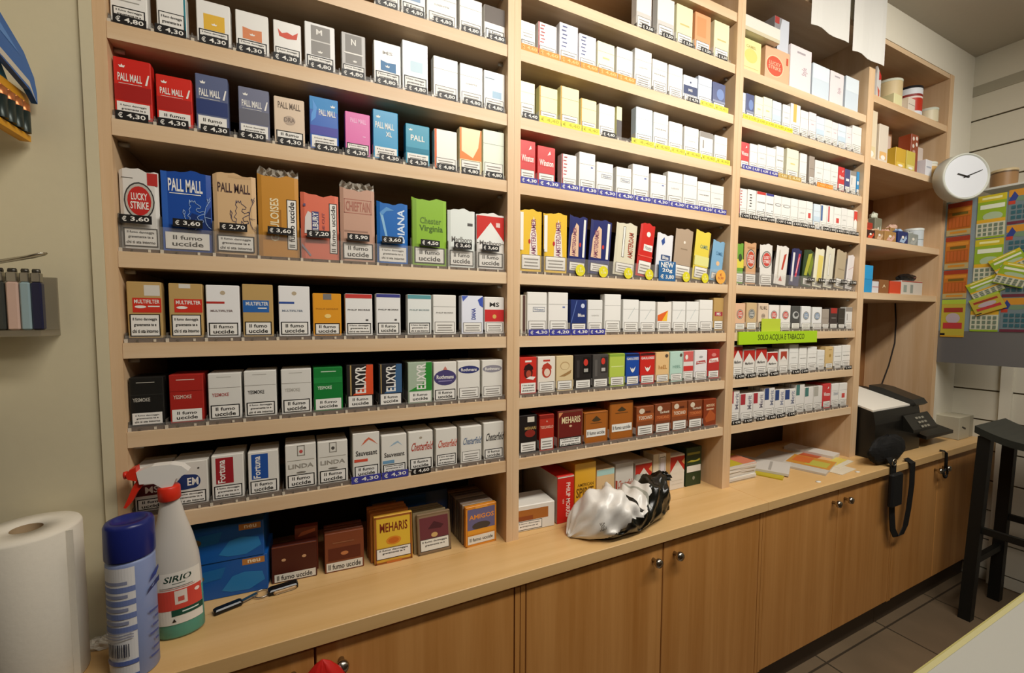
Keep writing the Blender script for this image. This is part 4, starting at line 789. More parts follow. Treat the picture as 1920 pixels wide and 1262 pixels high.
PUR = [F(0, 0, 1, 1, .04, '7a6448'), R(.06, .38, .94, .92, '6a3438'), G([(.3, .62), (.5, .8), (.8, .68), (.7, .6)], '4a2428'), E(.5, .46, .1, .06, 'c8a468'), R(.06, .08, .94, .38, 'e0dccf'), F(.06, .08, .94, .38, .015, '3a342c'), T('Il fumo danneggia', .12, .27, .88, .33, '4a443c'), T('gravemente te e', .2, .19, .8, .24, '4a443c')]
box_thing('cigarillo_box', 'front plum coloured box leaning back, right of the yellow box', 'cigarillo box', .612, .03, CZ, .088, .01, .101, '8a7258', PUR, rz=0, rx=-.16, group=GC)
for q in range(1, 5): box_thing('cigarillo_box', 'olive edged box, %s behind the plum coloured box' % ORD[q-1], 'cigarillo box', .607-.003*q, .031+q*.0115, CZ, .088, .0095, .103, '8c7c5c', rx=-.15, group=GC)
AMI = [F(0, 0, 1, 1, .04, 'dc8c2c'), R(.05, .3, .95, .95, '6a6488'), T('AMIGOS', .1, .68, .92, .8, 'e8943c'), E(.5, .5, .3, .1, '4a4038'), R(.05, .3, .95, .42, 'e09a30'), R(.06, .06, .94, .27, 'e6e0d2'), T('Il fumo uccide', .12, .12, .88, .21, '3a342c'), R(.3, .95, .7, 1, 'e8a040')]
box_thing('cigarillo_box', 'front orange and violet box at the right end by the upright', 'cigarillo box', .735, .017, CZ, .09, .013, .108, 'd88a2c', AMI, group=GC, rz=.03)
for q in range(1, 9): box_thing('cigarillo_box', 'box edge, %s behind the orange and violet box' % ORD[q-1], 'cigarillo box', .733-.001*q, .018+q*.016, CZ, .089, .0135, .108, ['6a5f50', '8a7660', '5c4a3c'][q % 3], group=GC)
box_thing('cigarette_carton', 'dark blue carton in shadow behind the cigarillo boxes', 'cigarette carton', .575, .14, CZ, .21, .06, .118, '1a3f7c', [R(.3, .6, .7, .98, '245aa8'), R(.0, .85, .3, .95, '8a7a58')])
# ---- second bay, lowest compartment
GB = 'boxes standing on the worktop behind the plastic bag'
b = MB(); b.box(-.064, .064, 0, .09, 0, .075, 'e0dcd2', ch=.002); art(b, [R(.0, .42, .84, .84, 'a8672c'), R(0, .42, .45, .6, '8f4a24'), R(.03, .06, .68, .4, WH), F(.03, .06, .68, .4, .012, '2a2620'), T('Il fumo danneggia', .1, .28, .62, .33, '4a443c'), T('gravemente te', .12, .17, .58, .22, '4a443c')], .125, .074)
tag(link('cigarette_carton', b.mesh('c'), None, (.905, .026, CZ), (0, 0, -.06)), 'white carton with brown band lying flat at the left upright', 'cigarette carton', GB)
box_thing('cigarette_carton', 'red carton with white upright lettering, left of the yellow one', 'cigarette carton', 1.008, .024, CZ, .058, .26, .142, 'c8241c', [T('PHILIP MORRIS', .52, .1, .78, .9, 'f0dcd0', 0) if False else ('t', 'PHILIP MORRIS', .52, .12, .78, .86, 'f0dcd0', 2, 0), T('RED', .3, .42, .4, .52, 'e8b8a8', 1), R(0, .975, 1, 1, 'd8cfc0')], group=GB, side='b8aea0')
for q in range(3): box_thing('cigarette_carton', 'grey carton lying in shadow, %s row behind the white and brown one' % ORD[q], 'cigarette carton', .92, .228+.001*q, CZ+.045*q, .1, .05, .044, '8a7d6b', group=GB)
box_thing('cigarette_carton', 'tall yellow carton with dark lettering behind the bag', 'cigarette carton', 1.083, .03, CZ, .078, .2, .168, 'dca62a', [T('AMERICAN', .12, .58, .9, .64, '6a4a18'), T('SPIRIT', .06, .38, .9, .56, '6a4a18')], group=GB)
box_thing('cigarette_pack', 'beige pack with mint top, right of the yellow carton', 'cigarette pack', 1.168, .04, CZ, .07, .2, .134, 'd8b98a', [R(0, .86, 1, 1, 'a8ccc4'), T('HEEL', .3, .5, .8, .62, 'b8a07a')], group=GB)
box_thing('cigarette_pack', 'white pack with red script behind the bag', 'cigarette pack', 1.253, .05, CZ, .074, .15, .137, 'd4cec2', [T('Chesterfield', .1, .4, .95, .6, 'b0503c', 0, .1), G([(0, .35), (.1, .33), (.1, .6), (0, .62)], 'a8402c')], group=GB)
box_thing('cigarette_pack', 'left red roof white pack behind the bag', 'cigarette pack', 1.34, .055, CZ, .074, .15, .125, 'dcd4c6', chev('b8281f', 'dcd4c6')+[G([(.8, .8), (1, .9), (1, .7)], 'd8a060')], group=GB)
box_thing('cigarette_pack', 'slim white pack with framed panel between two red roof packs', 'cigarette pack', 1.4, .06, CZ, .026, .05, .142, 'd8cdb4', [], group=GB)
b = MB(); b.box(-.016, .016, 0, .05, 0, .14, 'e2ded6'); art(b, [F(.1, .1, .9, .92, .06, '3a342c'), R(.2, .2, .8, .88, 'cfcad0')], .032, .14); tag(link('cigarette_pack', b.mesh('c'), None, (1.43, .06, CZ)), 'white pack with black outlined strip behind the black bag end', 'cigarette pack', GB)
box_thing('cigarette_pack', 'plain tan pack edge left of the right red roof pack', 'cigarette pack', 1.457, .06, CZ, .02, .06, .139, 'b08a58', [], group=GB)
box_thing('cigarette_pack', 'right red roof white pack behind the bag', 'cigarette pack', 1.507, .065, CZ, .07, .15, .124, 'dcd4c6', chev('b8281f', 'dcd4c6')+[G([(.8, .8), (1, .9), (1, .7)], 'd8a060')]+[R(.1, .26, .9, .265, 'b8b0a0'), R(.1, .16, .9, .165, 'b8b0a0')], group=GB)
box_thing('tobacco_box', 'dark green box with yellow bands and white strip by the upright', 'tobacco box', 1.589, .065, CZ, .078, .12, .142, '22381f', [R(.05, .82, .9, .88, '8a8a3c'), G([(.05, .64), (.3, .68), (.6, .66), (.9, .7), (.9, .64), (.5, .62)], 'b8b040'), R(.03, .36, .97, .54, 'dcd8cc'), F(.03, .36, .97, .54, .012, '3a342c'), E(.5, .2, .08, .05, '8a8a78')], group=GB)
# ---- lime sign
b = MB(); b.box(-.236, .236, -.006, 0, 0, .046, mat('a8cf20', .4)); art(b, [T('SOLO ACQUA E TABACCO', .22, .22, .82, .78, '4a5a14')], .472, .046, mp=lambda x, y, e: (x*.472-.236, -.006-e, y*.046))
tag(link('shelf_sign', b.mesh('sign'), None, (1.948, -.0005, ZB[5]-.014)), 'lime green sign with dark lettering on the third bay shelf edge', 'sign')
b = MB(); b.box(-.056, .056, -.001, 0, 0, .05, mat('b9c83c', .4)); tag(link('paper_card', b.mesh('card'), None, (1.905, .0045, ZB[5]+.0292)), 'yellow green card sticking up above the lime sign', 'card')
# ---------------------------------------------------------------- cleaning things
b = MB(); b.lathe([(.019, 0), (.019, .262)], 'b39a78', n=32, caps=False)
root = bpy.data.objects.new('paper_towel_roll', None); COL.objects.link(root); root.location = (-.098, -.0685, CZ); tag(root, 'white paper towel roll standing at the left end of the worktop', 'paper towel')
c = link('cardboard_core', b.mesh('core'), root); c['label'] = 'brown cardboard core'
pw = plaster('towel_paper', 'e4dccb', 140, .06)
b = MB(); b.lathe([(.0195, 0), (.063, .0), (.065, .004), (.0652, .13), (.065, .258), (.063, .262), (.0195, .262), (.0195, .0)], pw, n=56, caps=False)
b.box(.058, .0665, -.03, -.0285, .003, .259, pw); link('paper_sheet', b.mesh('paper'), root)
# aerosol can
root = bpy.data.objects.new('aerosol_can', None); COL.objects.link(root); root.location = (.0415, -.1035, CZ); tag(root, 'pale blue aerosol can with dark blue cap left of the spray bottle', 'aerosol can')
r = .0328; b = MB(); b.lathe([(.001, 0), (r-.002, 0), (r, .003), (r, .197), (r-.002, .203), (.001, .204)], mat('8795bd', .35, .0), n=48)
def cyl(cr, z0, z1, a0, a1):
    def f(x, y, e):
        a = a0+(a1-a0)*x; return ((cr+e)*math.cos(a), (cr+e)*math.sin(a), z0+(z1-z0)*y)
    return f
els = [R(0, 0, .55, 1, 'dcdad8')]
for i in range(4): els += [R(0, .78-.12*i, .55, .83-.12*i, '6f7eae'), R(.05, .85-.12*i, .45, .88-.12*i, '8a8fa8')]
els += [R(0, .12, .55, .16, '5a6ca8'), R(0, .0, .55, .03, '5a6ca8')]+[R(.1+.03*i, .2, .1+.03*i+(.012 if i % 3 else .02), .32, '3a3c48') for i in range(12)]+[R(.05+.0*i, .37+.025*i, .5, .38+.025*i, '9a9cae') for i in range(3)]
els += [G([(.72, .8), (.78, .86), (.95, .9), (.98, .86), (.85, .83)], '2f3f86'), G([(.68, .7), (.72, .75), (.98, .79), (.96, .74)], '2a3566')]+[R(.7+.04*(i % 3), .1+.07*i, .85, .12+.07*i, '4a5690') for i in range(7)]
art(b, els, .1, .18, cyl(r, .008, .195, math.radians(198), math.radians(372)), sub=14); link('can_body', b.mesh('can'), root)
b = MB(); b.lathe([(r+.0008, .2045), (r+.0012, .207), (r+.0008, .258), (r-.002, .2635), (r-.01, .2645), (r-.012, .26), (.001, .259)], mat('1c2568', .3), n=48); link('cap', b.mesh('cap'), root)['label'] = 'dark blue cap'
# spray bottle
root = bpy.data.objects.new('spray_bottle', None); COL.objects.link(root); root.location = (.0895, -.030, CZ+.0008); root.rotation_euler = (0, math.radians(-1.8), 0); tag(root, 'white trigger spray bottle with red nozzle and green liquid', 'spray bottle')
b = MB(); b.lathe([(.001, 0), (.036, 0), (.0395, .004), (.040, .06), (.040, .088)], mat('d6d0c6', .3, 0, .5, tr=.86), ex=1, ey=.62, n=40); b.lathe([(.040, .088), (.0397, .12), (.038, .15), (.031, .19), (.0215, .228), (.0150, .262)], mat('d6d0c6', .3, 0, .5, tr=.15), ex=1, ey=.62, n=40, caps=False); body = link('bottle_body', b.mesh('bottle'), root); body['label'] = 'translucent white plastic body'
b = MB(); b.lathe([(.001, .0012), (.035, .0012), (.039, .005), (.0395, .06), (.0395, .087), (.001, .087)], mat('14a08c', .3), ex=1, ey=.62, n=40); link('liquid', b.mesh('liquid'), root)['label'] = 'green cleaning liquid'
def ell(x, y, e):
    a = math.radians(228+114*x); rr = .0405+e; yy = .03+.1*y
    return (rr*math.cos(a), rr*.62*math.sin(a)-.0004, yy)
b = MB(); art(b, [R(0, 0, 1, 1, 'e2ddd2'), T('SIRIO', .18, .82, .72, .94, '1c3a2c', 0, .08), R(.35, .775, .6, .79, '5a6a60'), R(0, .28, 1, .66, 'd24a3c'), R(.38, .38, .62, .64, 'e0d4c8'), R(.44, .43, .56, .52, 'c85a4c'), E(.85, .56, .07, .035, 'f0d8d0'), R(.3, .16, 1, .28, '17493a'), R(.5, .21, .85, .235, 'dce8e0'), R(.1, .69, .8, .7, 'c87a70'), R(.1, .72, .75, .73, '7a746c'), G([(.3, .05), (.34, .12), (.38, .05)], '2a2620')], .1, .1, ell, sub=16); link('bottle_label', b.mesh('label'), root)
b = MB(); b.lathe([(.016, .262), (.0175, .264), (.0175, .286), (.015, .289), (.001, .289)], mat('d2301c', .35), n=28); link('collar', b.mesh('collar'), root)['label'] = 'red screw collar'
b = MB(); pts = [(-.043, .325), (-.04, .302), (-.02, .300), (-.008, .289), (.008, .289), (.014, .302), (.028, .308), (.034, .314), (.024, .325), (.008, .331), (-.02, .332)]
b.prism(pts, 'y', -.011, .011, mat('e2ded6', .35)); h = link('spray_head', b.mesh('head'), root); h['label'] = 'white sprayer head'
b = MB(); b.prism([(-.043, .334), (-.052, .331), (-.058, .322), (-.056, .314), (-.043, .308)], 'y', -.0105, .0105, mat('d2301c', .35)); b.tube([(-.058, 0, .32), (-.063, 0, .3195)], .007, mat('d2301c', .35), 12); link('nozzle', b.mesh('nozzle'), root)['label'] = 'red nozzle'
b = MB(); b.prism([(-.03, .303), (-.045, .308), (-.052, .295), (-.060, .276), (-.0665, .262), (-.063, .260), (-.054, .270), (-.045, .287), (-.037, .297)], 'y', -.006, .006, mat('d2301c', .35)); link('trigger', b.mesh('trigger'), root)['label'] = 'red trigger'
# crumpled white tissue behind the can
b = MB(); n = 9
def crump(b, cx, cy, cz, rx, ry, rz, m, n=14, amp=.25, seed=1, mfun=None):
    rd = random.Random(seed); vs = []; fs = []; ms = []
    ph = [rd.uniform(0, 6) for _ in range(6)]
    for i in range(n+1):
        t = math.pi*i/n
        for j in range(2*n):
            a = math.pi*j/n; k = 1+amp*(.5*math.sin(5*a+ph[0]+3*t)+.3*math.sin(9*a+ph[1]-5*t)+.25*math.sin(7*t+ph[2]+2*a)+rd.uniform(-.25, .25))
            z = cz+rz*math.cos(t)*k
            vs.append((cx+rx*math.sin(t)*math.cos(a)*k, cy+ry*math.sin(t)*math.sin(a)*k, max(z, .0005)))
    fs = [(i*2*n+j, i*2*n+(j+1) % (2*n), (i+1)*2*n+(j+1) % (2*n), (i+1)*2*n+j) for i in range(n) for j in range(2*n)]
    b.add(vs, fs, m, False)
crump(b, 0, 0, .006, .030, .012, .012, mat('dcd4c4', .8), seed=4)
tag(link('tissue', b.mesh('tissue'), None, (-.032, -.0155, CZ)), 'crumpled white tissue behind the aerosol can', 'tissue')
# keys
root = bpy.data.objects.new('key_bunch', None); COL.objects.link(root); root.location = (.2, .018, CZ); tag(root, 'bunch of car keys with two black fobs below the dark brown boxes', 'keys')
def bar(x0, y0, x1, y1, w, h, m, z=0):
    b = MB(); L_ = math.hypot(x1-x0, y1-y0); a = math.atan2(y1-y0, x1-x0); q = MB(); q.box(0, L_, -w/2, w/2, z, z+h, m, ch=.0025 if h > .006 else 0)
    q.v = [(x0+x*math.cos(a)-y*math.sin(a), y0+x*math.sin(a)+y*math.cos(a), zz) for x, y, zz in q.v]; return q
link('remote_fob', bar(-.062, -.022, -.014, -.006, .017, .011, mat('121212', .25)).mesh('fob'), root)['label'] = 'black flip key fob'
q = bar(-.014, -.006, .012, .010, .009, .003, mat('a8a49c', .3, 1), .004); q.f += []; link('key_blade', q.mesh('key'), root)['label'] = 'steel key blade'
b = MB(); b.tube([(.022+.015*math.cos(2*math.pi*i/24), .008+.015*math.sin(2*math.pi*i/24), .004) for i in range(24)], .0012, mat('b8b4ac', .25, 1), 6, closed=True); link('ring', b.mesh('ring'), root)
q = bar(.034, .004, .092, .012, .022, .012, mat('141414', .25)); link('car_remote', q.mesh('fob'), root)['label'] = 'black remote with tan edge'
q = bar(.045, -.0065, .09, -.0003, .003, .008, mat('b8986a', .4), .002); link('fob_trim', q.mesh('trim'), root)['label'] = 'tan side strip'
# red bag on the knob
b = MB(); b.lathe([(.066, -.24), (.064, -.14), (.058, -.07), (.046, -.03), (.03, -.004), (.014, .014), (.002, .022)], mat('c2201a', .4), n=40, ey=.42)
b.v = [(x*(1+.06*math.sin(9*math.atan2(y, x)+z*40)), y*(1+.25*math.sin(7*math.atan2(y, x)+z*50)), z) for x, y, z in b.v]
tag(link('shopping_bag', b.mesh('bag'), None, (.334, DY-.036, .672)), 'red plastic bag hanging on the leftmost cabinet by its knob', 'bag')
# ---------------------------------------------------------------- crumpled black and white plastic bag
N1, N2 = 66, 56; rd = random.Random(5)
def lerp(tab, t):
    for (a, va), (c, vc) in zip(tab, tab[1:]):
        if t <= c: return va+(vc-va)*(t-a)/(c-a)
    return tab[-1][1]
HT = [(0, .006), (.05, .06), (.15, .108), (.25, .128), (.38, .128), (.45, .10), (.50, .078), (.56, .09), (.62, .112), (.72, .13), (.80, .128), (.86, .125), (.93, .132), (.975, .10), (1, .01)]
CY = [(0, -.050), (.25, -.085), (.5, -.078), (.75, -.062), (1, -.045)]
HD = [(0, .008), (.1, .05), (.3, .063), (.6, .06), (.85, .048), (1, .008)]
vs = []; 
for i in range(N1+1):
    t = i/N1; x = .968+.372*t; h = lerp(HT, t); cy = lerp(CY, t); hd = lerp(HD, t)
    for j in range(N2):
        a = 2*math.pi*j/N2; cs, sn = math.cos(a), math.sin(a)
        yy = cy-hd*(abs(cs)**.8)*(1 if cs > 0 else -1); zz = h/2+h/2*(abs(sn)**.75)*(1 if sn > 0 else -1)
        f = 0 if sn < -.5 else 1
        fold = .0045*math.sin(11*t*3.1+3.0*sn+2*cs)+.004*math.sin(23*t+5*a)+.0035*math.sin(41*t-7*a+1)+rd.uniform(-.0011, .0011)
        vs.append((x+f*rd.uniform(-.001, .001), yy-fold*cs*f, max(zz+fold*f*.9, .0004)))
whm, blm, gym = mat('e4e0d8', .3, 0, .5), mat('15150f', .25, 0, .6), mat('a8a89c', .35, 0, .5)
b = MB(); b.v = vs; b.ms = [whm, blm, gym]
for i in range(N1):
    for j in range(N2):
        t = (i+.5)/N1; a = 2*math.pi*(j+.5)/N2; front = math.cos(a) > -.2; up = math.sin(a)
        lim = lerp([(0, -2), (.14, -1.2), (.2, -.7), (.3, -.25), (.42, .1), (.55, .4), (.65, .75), (.73, 2), (1, 2)], t)
        if not front: lim = -2 if t < .72 else 2
        k = 1 if up < lim else 0
        if k == 0 and .66 < t < .8: k = 2
        if .49 < t < .535 and up > .55 and front: k = 1  # crease shade coloured into the dip between the humps
        if .60 < t < .62 and up > .2: k = 2  # narrow grey crease shade coloured in
        b.f.append((i*N2+j, i*N2+(j+1) % N2, (i+1)*N2+(j+1) % N2, (i+1)*N2+j)); b.mi.append(k); b.sm.append(True)
for e in (0, N1): b.f.append(tuple(range(e*N2, (e+1)*N2))); b.mi.append(0 if e == 0 else 1); b.sm.append(False)
bag = link('plastic_bag', b.mesh('bag'), None, (0, 0, CZ)); tag(bag, 'crumpled black and white plastic bag lying on the worktop edge', 'bag')
b = MB()
for k in range(4):   # dark scribbled print on the white flank
    a0 = -.132+.004*k; b.tube([(1.005+.004*math.sin(q)+.008*k, a0+.002*math.cos(q*2)-.0125, .05+.006*q-.003*k) for q in range(5)], .0008, '5a564e', 5)
link('printed_scribble', b.mesh('print'), bag)['label'] = 'grey printed lines on the bag'
b = MB(); crump(b, 0, 0, .0, .030, .018, .02, blm, n=10, seed=9, amp=.35); 
b.v = [(x, y, z) for x, y, z in b.v]; link('knotted_handle', b.mesh('handle'), bag, (1.318, -.05, .108))['label'] = 'black knotted handle'
# ---------------------------------------------------------------- magazines and leaflets
def sheet(name, label, cat, x, y, z, w, d, h, rz, cols, group, els=()):
    mb = MB(); mb.box(-w/2, w/2, -d/2, d/2, 0, h, cols[0])
    n0 = len(cols)
    def top(u, v, e): return ((u-.5)*w, (v-.5)*d, h+e)
    art(mb, list(els), w, d, top)
    return tag(link(name, mb.mesh(name), None, (x, y, z), (0, 0, rz)), label, cat, group)
zc = CZ
for i in range(10):
    hh = .0062; c = ['d8d2c6', 'cfcac2', 'e0dace', 'c4beb4'][i % 4]
    sheet('magazine', 'magazine in the left stack, %s from the bottom' % ORD[i], 'magazine', 1.785+random.uniform(-.003, .003), .102+random.uniform(-.003, .003), zc, .165, .17, hh, random.uniform(-.03, .03), [c], 'magazines stacked on the worktop', [R(0, 0, 1, 1, 'b8a430' if i > 8 else 'c8c0b0'), R(.55, 0, 1, .5, 'c8785a')] if i > 7 else ()); zc += hh+.0003
G2 = 'leaflets spread on the worktop'
sheet('magazine', 'yellow edged magazine under the grey one beside the stack', 'magazine', 1.955, .07, CZ, .14, .19, .004, .45, ['b8a428'], G2)
sheet('magazine', 'grey white magazine with thick fold, right of the stack', 'magazine', 2.0, .085, CZ+.0044, .15, .2, .009, .5, ['ccc6bc'], G2, [R(.1, .3, .9, .35, 'a8a298')])
sheet('newspaper', 'folded newspaper with orange yellow cover at the centre', 'newspaper', 2.19, .06, CZ, .2, .25, .008, .30, ['c4bcae'], G2, [R(.3, 0, 1, .6, 'c88c38'), R(.4, .05, .8, .35, 'b8b04c'), R(.5, .3, .95, .55, 'cc6c34'), R(0, .62, 1, 1, 'b8b0a4')])
sheet('leaflet', 'colourful leaflet with orange red picture beside the newspaper', 'leaflet', 2.335, .045, CZ, .15, .2, .003, .15, ['d8d0b8'], G2, [R(0, .1, 1, .5, 'd8c25c'), R(.1, .5, .7, .85, 'b8542c'), R(.3, .3, .8, .5, 'dfae7a')])
sheet('leaflet', 'pale leaflet lying closest to the worktop edge', 'leaflet', 2.26, -.07, CZ, .13, .07, .0015, .1, ['d6cbb4'], G2)
sheet('magazine', 'white magazine at the foot of the third upright', 'magazine', 2.395, .11, CZ, .085, .19, .014, .2, ['d6d0c6'], G2, [R(0, .5, 1, .6, 'b0a898')])
for x, y, r_, l in ((2.295, -.118, .01, 'right small white cap near the worktop edge'), (2.04, -.112, .011, 'left small white cap near the worktop edge')):
    b = MB(); b.lathe([(.0001, 0), (r_, 0), (r_, .002), (.0001, .0025)], 'e0dccf', n=20, ey=.7); tag(link('bottle_cap', b.mesh('cap'), None, (x, y, CZ)), l, 'cap', 'white caps on the worktop')
# ---------------------------------------------------------------- top of the third bay
box_thing('cigarette_carton', 'white carton lying on top of the pale yellow carton', 'cigarette carton', 1.79, .0, 2.2012+.129, .19, .18, .05, 'dcd8cc', [R(0, 0, 1, .25, 'c8bea0')], group='cartons on the top shelf of the third bay')
box_thing('tobacco_tin', 'grey slab of packs standing tilted on the peach carton', 'tobacco box', 1.94, .03, 2.2012+.132, .085, .1, .12, '8d8a8c', [G([(.1, .0), (.5, 1), (1, 1), (1, 0)], 'c8ccd4'), R(.0, .8, .3, 1, 'a83a34'), R(.0, 0, .2, .2, '2a2624')], group=None)
box_thing('storage_box', 'black box with small white label behind the blush carton', 'box', 2.19, .19, 2.2012, .16, .08, .22, '1c1a18', [R(.4, .6, .75, .75, 'd0ccc4')])
for x0_, x1_, z0_, y, l in ((2.03, 2.275, 2.430, -.02, 'left sheet of white paper hanging before the third bay top'), (2.30, 2.535, 2.405, -.024, 'right sheet of white paper hanging over the third upright')):
    b = MB(); n = 8; vs = []
    for i in range(n+1):
        for k in (0, 1):
            vs.append((x0_+(x1_-x0_)*i/n, y-.004*math.sin(i*1.1), 2.68 if k else z0_+.003*math.sin(i*.7)))
    b.add(vs, [(2*i, 2*i+2, 2*i+3, 2*i+1) for i in range(n)], mat('d9d7d0', .8)); 
    b.add([(v[0], v[1]+.0006, v[2]) for v in vs], [(2*i+1, 2*i+3, 2*i+2, 2*i) for i in range(n)], mat('d9d7d0', .8))
    tag(link('paper_sheet', b.mesh('paper')), l, 'paper', 'white papers hanging from the header')
# ---------------------------------------------------------------- fourth bay
def cyl_thing(name, label, cat, x, y, z, r_, h, bands, lid=None, n=28, group=None):
    root = bpy.data.objects.new(name, None); COL.objects.link(root); root.location = (x, y, z); tag(root, label, cat, group)
    b = MB(); zz = 0
    for f0, f1, c in bands: b.lathe([(r_, h*f0), (r_, h*f1)], mat(c, .4), n=n, caps=True)
    link('tin_body', b.mesh('tin'), root)
    if lid: b = MB(); b.lathe([(r_+.001, h+.0002), (r_+.001, h+.010), (r_-.002, h+.012), (.0001, h+.012)], mat(lid, .4), n=n); link('lid', b.mesh('lid'), root)
    return root
Z4 = [2.27+TH+.0003, 2.007+TH+.0003, 1.670+TH+.0003, 1.435+TH+.0003]
GT = 'tins and boxes on the top shelf of the narrow right bay'
b = MB(); b.box(-.055, .055, 0, .10, 0, .125, 'd8d6d2'); art(b, [G([(.45, .68), (.45, 1), (1, 1), (1, .86)], 'c8302a'), G([(.15, .38), (.7, .4), (.65, .1), (.4, .14)], 'cc4a30')], .11, .125)
tag(link('tobacco_box', b.mesh('tb'), None, (2.605, .02, Z4[0]), (0, 0, .3)), 'white box with red corners on the top shelf at the third upright', 'tobacco box', GT)
cyl_thing('tobacco_tin', 'beige round tin on the narrow bay top shelf', 'tin', 2.80, .075, Z4[0], .055, .13, [(0, .4, 'd8ccb4'), (.4, 1, 'cdb88c')], 'cfd0bc', group=GT)
cyl_thing('tobacco_tin', 'red and white banded tin with black lid', 'tin', 2.975, .07, Z4[0], .056, .135, [(0, .22, 'd8dce0'), (.22, .66, 'b8301c'), (.66, .72, 'e0d0c8'), (.72, .8, '8a2a20'), (.8, 1, 'd8dce0')], '1a1a20', group=GT)
cyl_thing('tobacco_tin', 'small cream tub at the right end of the top shelf', 'tin', 3.10, .04, Z4[0], .042, .055, [(0, 1, 'd6ccac')], 'c8cdbc', group=GT)
box_thing('tobacco_box', 'low cream carton before the beige round tin', 'tobacco box', 2.74, .006, Z4[0], .07, .05, .05, 'dcd6a4', group=GT)
box_thing('tobacco_box', 'white low carton right of the beige round tin', 'tobacco box', 2.865, .006, Z4[0], .06, .05, .06, 'dcd0c0', [R(0, .5, 1, .54, '8a7a6a')], group=GT)
GM = 'packets on the second shelf of the narrow right bay'
x = 2.535
for i, (w_, h_, y_, c, c2, l) in enumerate([(.075, .215, .02, 'dccdb0', 'd8c89c', 'tall cream stacked packet at the third upright'), (.075, .165, .012, 'd6cab8', 'dcae6c', 'second cream packet with tan foot'), (.06, .13, .05, 'a8a498', 'c8c4b8', 'grey packet in the middle of the shelf'), (.09, .09, .01, 'c8a02c', 'd8b84c', 'golden yellow packet lying in front'), (.08, .09, .008, 'c8b44c', 'dcd08c', 'second golden yellow packet lying in front')]):
    box_thing('sweets_packet', l, 'packet', x+w_/2, y_, Z4[1], w_, .05, h_, c, [R(.1, .1, .9, .3, c2), E(.5, .15, .25, .06, 'e8e4dc')], group=GM); x += w_+.004
box_thing('sweets_packet', 'tall orange brown box behind the golden packets', 'packet', 2.80, .10, Z4[1], .075, .05, .205, 'a8502c', [R(0, .3, .4, .7, '3a2a26')], group=GM)
box_thing('sweets_packet', 'tall peach box behind the golden packets', 'packet', 2.892, .105, Z4[1], .09, .05, .225, 'd8a67c', [R(.3, .3, .9, .9, 'dfc8b8'), E(.5, .6, .15, .05, 'b8ccc0')], group=GM)
box_thing('sweets_packet', 'rust brown box with white dots', 'packet', 2.975, .03, Z4[1], .07, .05, .19, '8f4022', [E(.3, .9, .14, .05, 'e0d4c8'), E(.75, .93, .14, .05, 'e0d4c8'), E(.3, .72, .14, .05, 'd8ccc0'), E(.75, .78, .14, .05, 'e0d4c8'), E(.4, .58, .2, .04, 'c89a88')], group=GM)
box_thing('sweets_packet', 'pale grey pink box right of the rust brown box', 'packet', 3.065, .05, Z4[1], .095, .05, .155, 'd0c2b8', group=GM)
cyl_thing('tobacco_tin', 'round tan tin by the wall clock', 'tin', 3.135, .045, Z4[1], .042, .07, [(0, .85, 'cfa86a'), (.85, 1, 'e0dccc')], 'd6d8cc', group=GM)
box_thing('sweets_packet', 'white low packet left of the round tan tin', 'packet', 3.052, .002, Z4[1], .06, .045, .075, 'dcdce0', [R(.1, .5, .9, .6, 'a8acb8')], group=GM)
GS = 'small figures and packets on the third shelf of the narrow right bay'
rd = random.Random(3)
def packet(label, x, y, z, w_, h_, c, c2, sd):
    b = MB(); b.box(-w_/2, w_/2, -.022, .022, 0, h_*.82, mat(c, .4), ch=.003); crump(b, 0, 0, h_*.86, w_*.3, .016, h_*.16, mat(c2, .4), n=6, amp=.3, seed=sd); art(b, [G([(.1, .15), (.3, .5), (.5, .3), (.8, .75), (.9, .5), (.6, .1)], c2), E(.45, .55, .14, .12, 'e6dfd2')], w_*.95, h_*.8, lambda u, v, e: ((u-.5)*w_*.95, -.022-e, v*h_*.8))
    tag(link('sweets_packet', b.mesh('pk'), None, (x, y, z)), label, 'packet', GS)
for i, (x, w_, h_, c, c2, l) in enumerate([(2.59, .07, .05, '3a1c18', 'cc4a2c', 'small dark red packet at the left of the third shelf'), (2.665, .07, .055, '9a7448', 'c8a888', 'small tan packet, second on the third shelf'), (2.76, .10, .06, 'a87f48', 'd0a494', 'wide tan packet with pink print'), (2.875, .09, .072, '1f2f66', '9fb8d4', 'navy packet with pale blue print'), (2.975, .09, .07, '8f958f', 'a8aca8', 'grey packet beside the navy one'), (2.60, .07, .06, '2a1c18', 'c8bcb4', 'black packet stacked at the left')]):
    packet(l, x, .035 if i < 5 else .09, Z4[2], w_, h_ if i < 5 else .13, c, c2, 20+i)
packet('red packet stacked behind the tan one', 2.69, .09, Z4[2], .07, .115, 'a83424', 'd89a70', 31)
packet('silver grey wrapped packet standing tallest', 2.775, .09, Z4[2], .06, .15, '7d7c68', 'c8ccb8', 32)
packet('tan wrapped packet with gold top', 2.95, .09, Z4[2], .12, .11, 'a8824c', 'd8b4a0', 33)
cyl_thing('tobacco_tin', 'pale grey cylindrical tin at the shelf end', 'tin', 3.085, .06, Z4[2], .04, .085, [(0, .45, 'c4ccd0'), (.45, .5, '8f989c'), (.5, 1, 'c4ccd0')], 'cfd4d0', group=GS)
GL = 'boxes on the lowest shelf of the narrow right bay'
box_thing('accessory_box', 'lower bright blue box on the lowest shelf', 'box', 2.615, .03, Z4[3], .09, .07, .062, '1f8fc8', group=GL, side='17708f')
box_thing('accessory_box', 'upper bright blue box on the lowest shelf', 'box', 2.618, .03, Z4[3]+.0625, .09, .07, .062, '2196cf', group=GL, side='17708f')
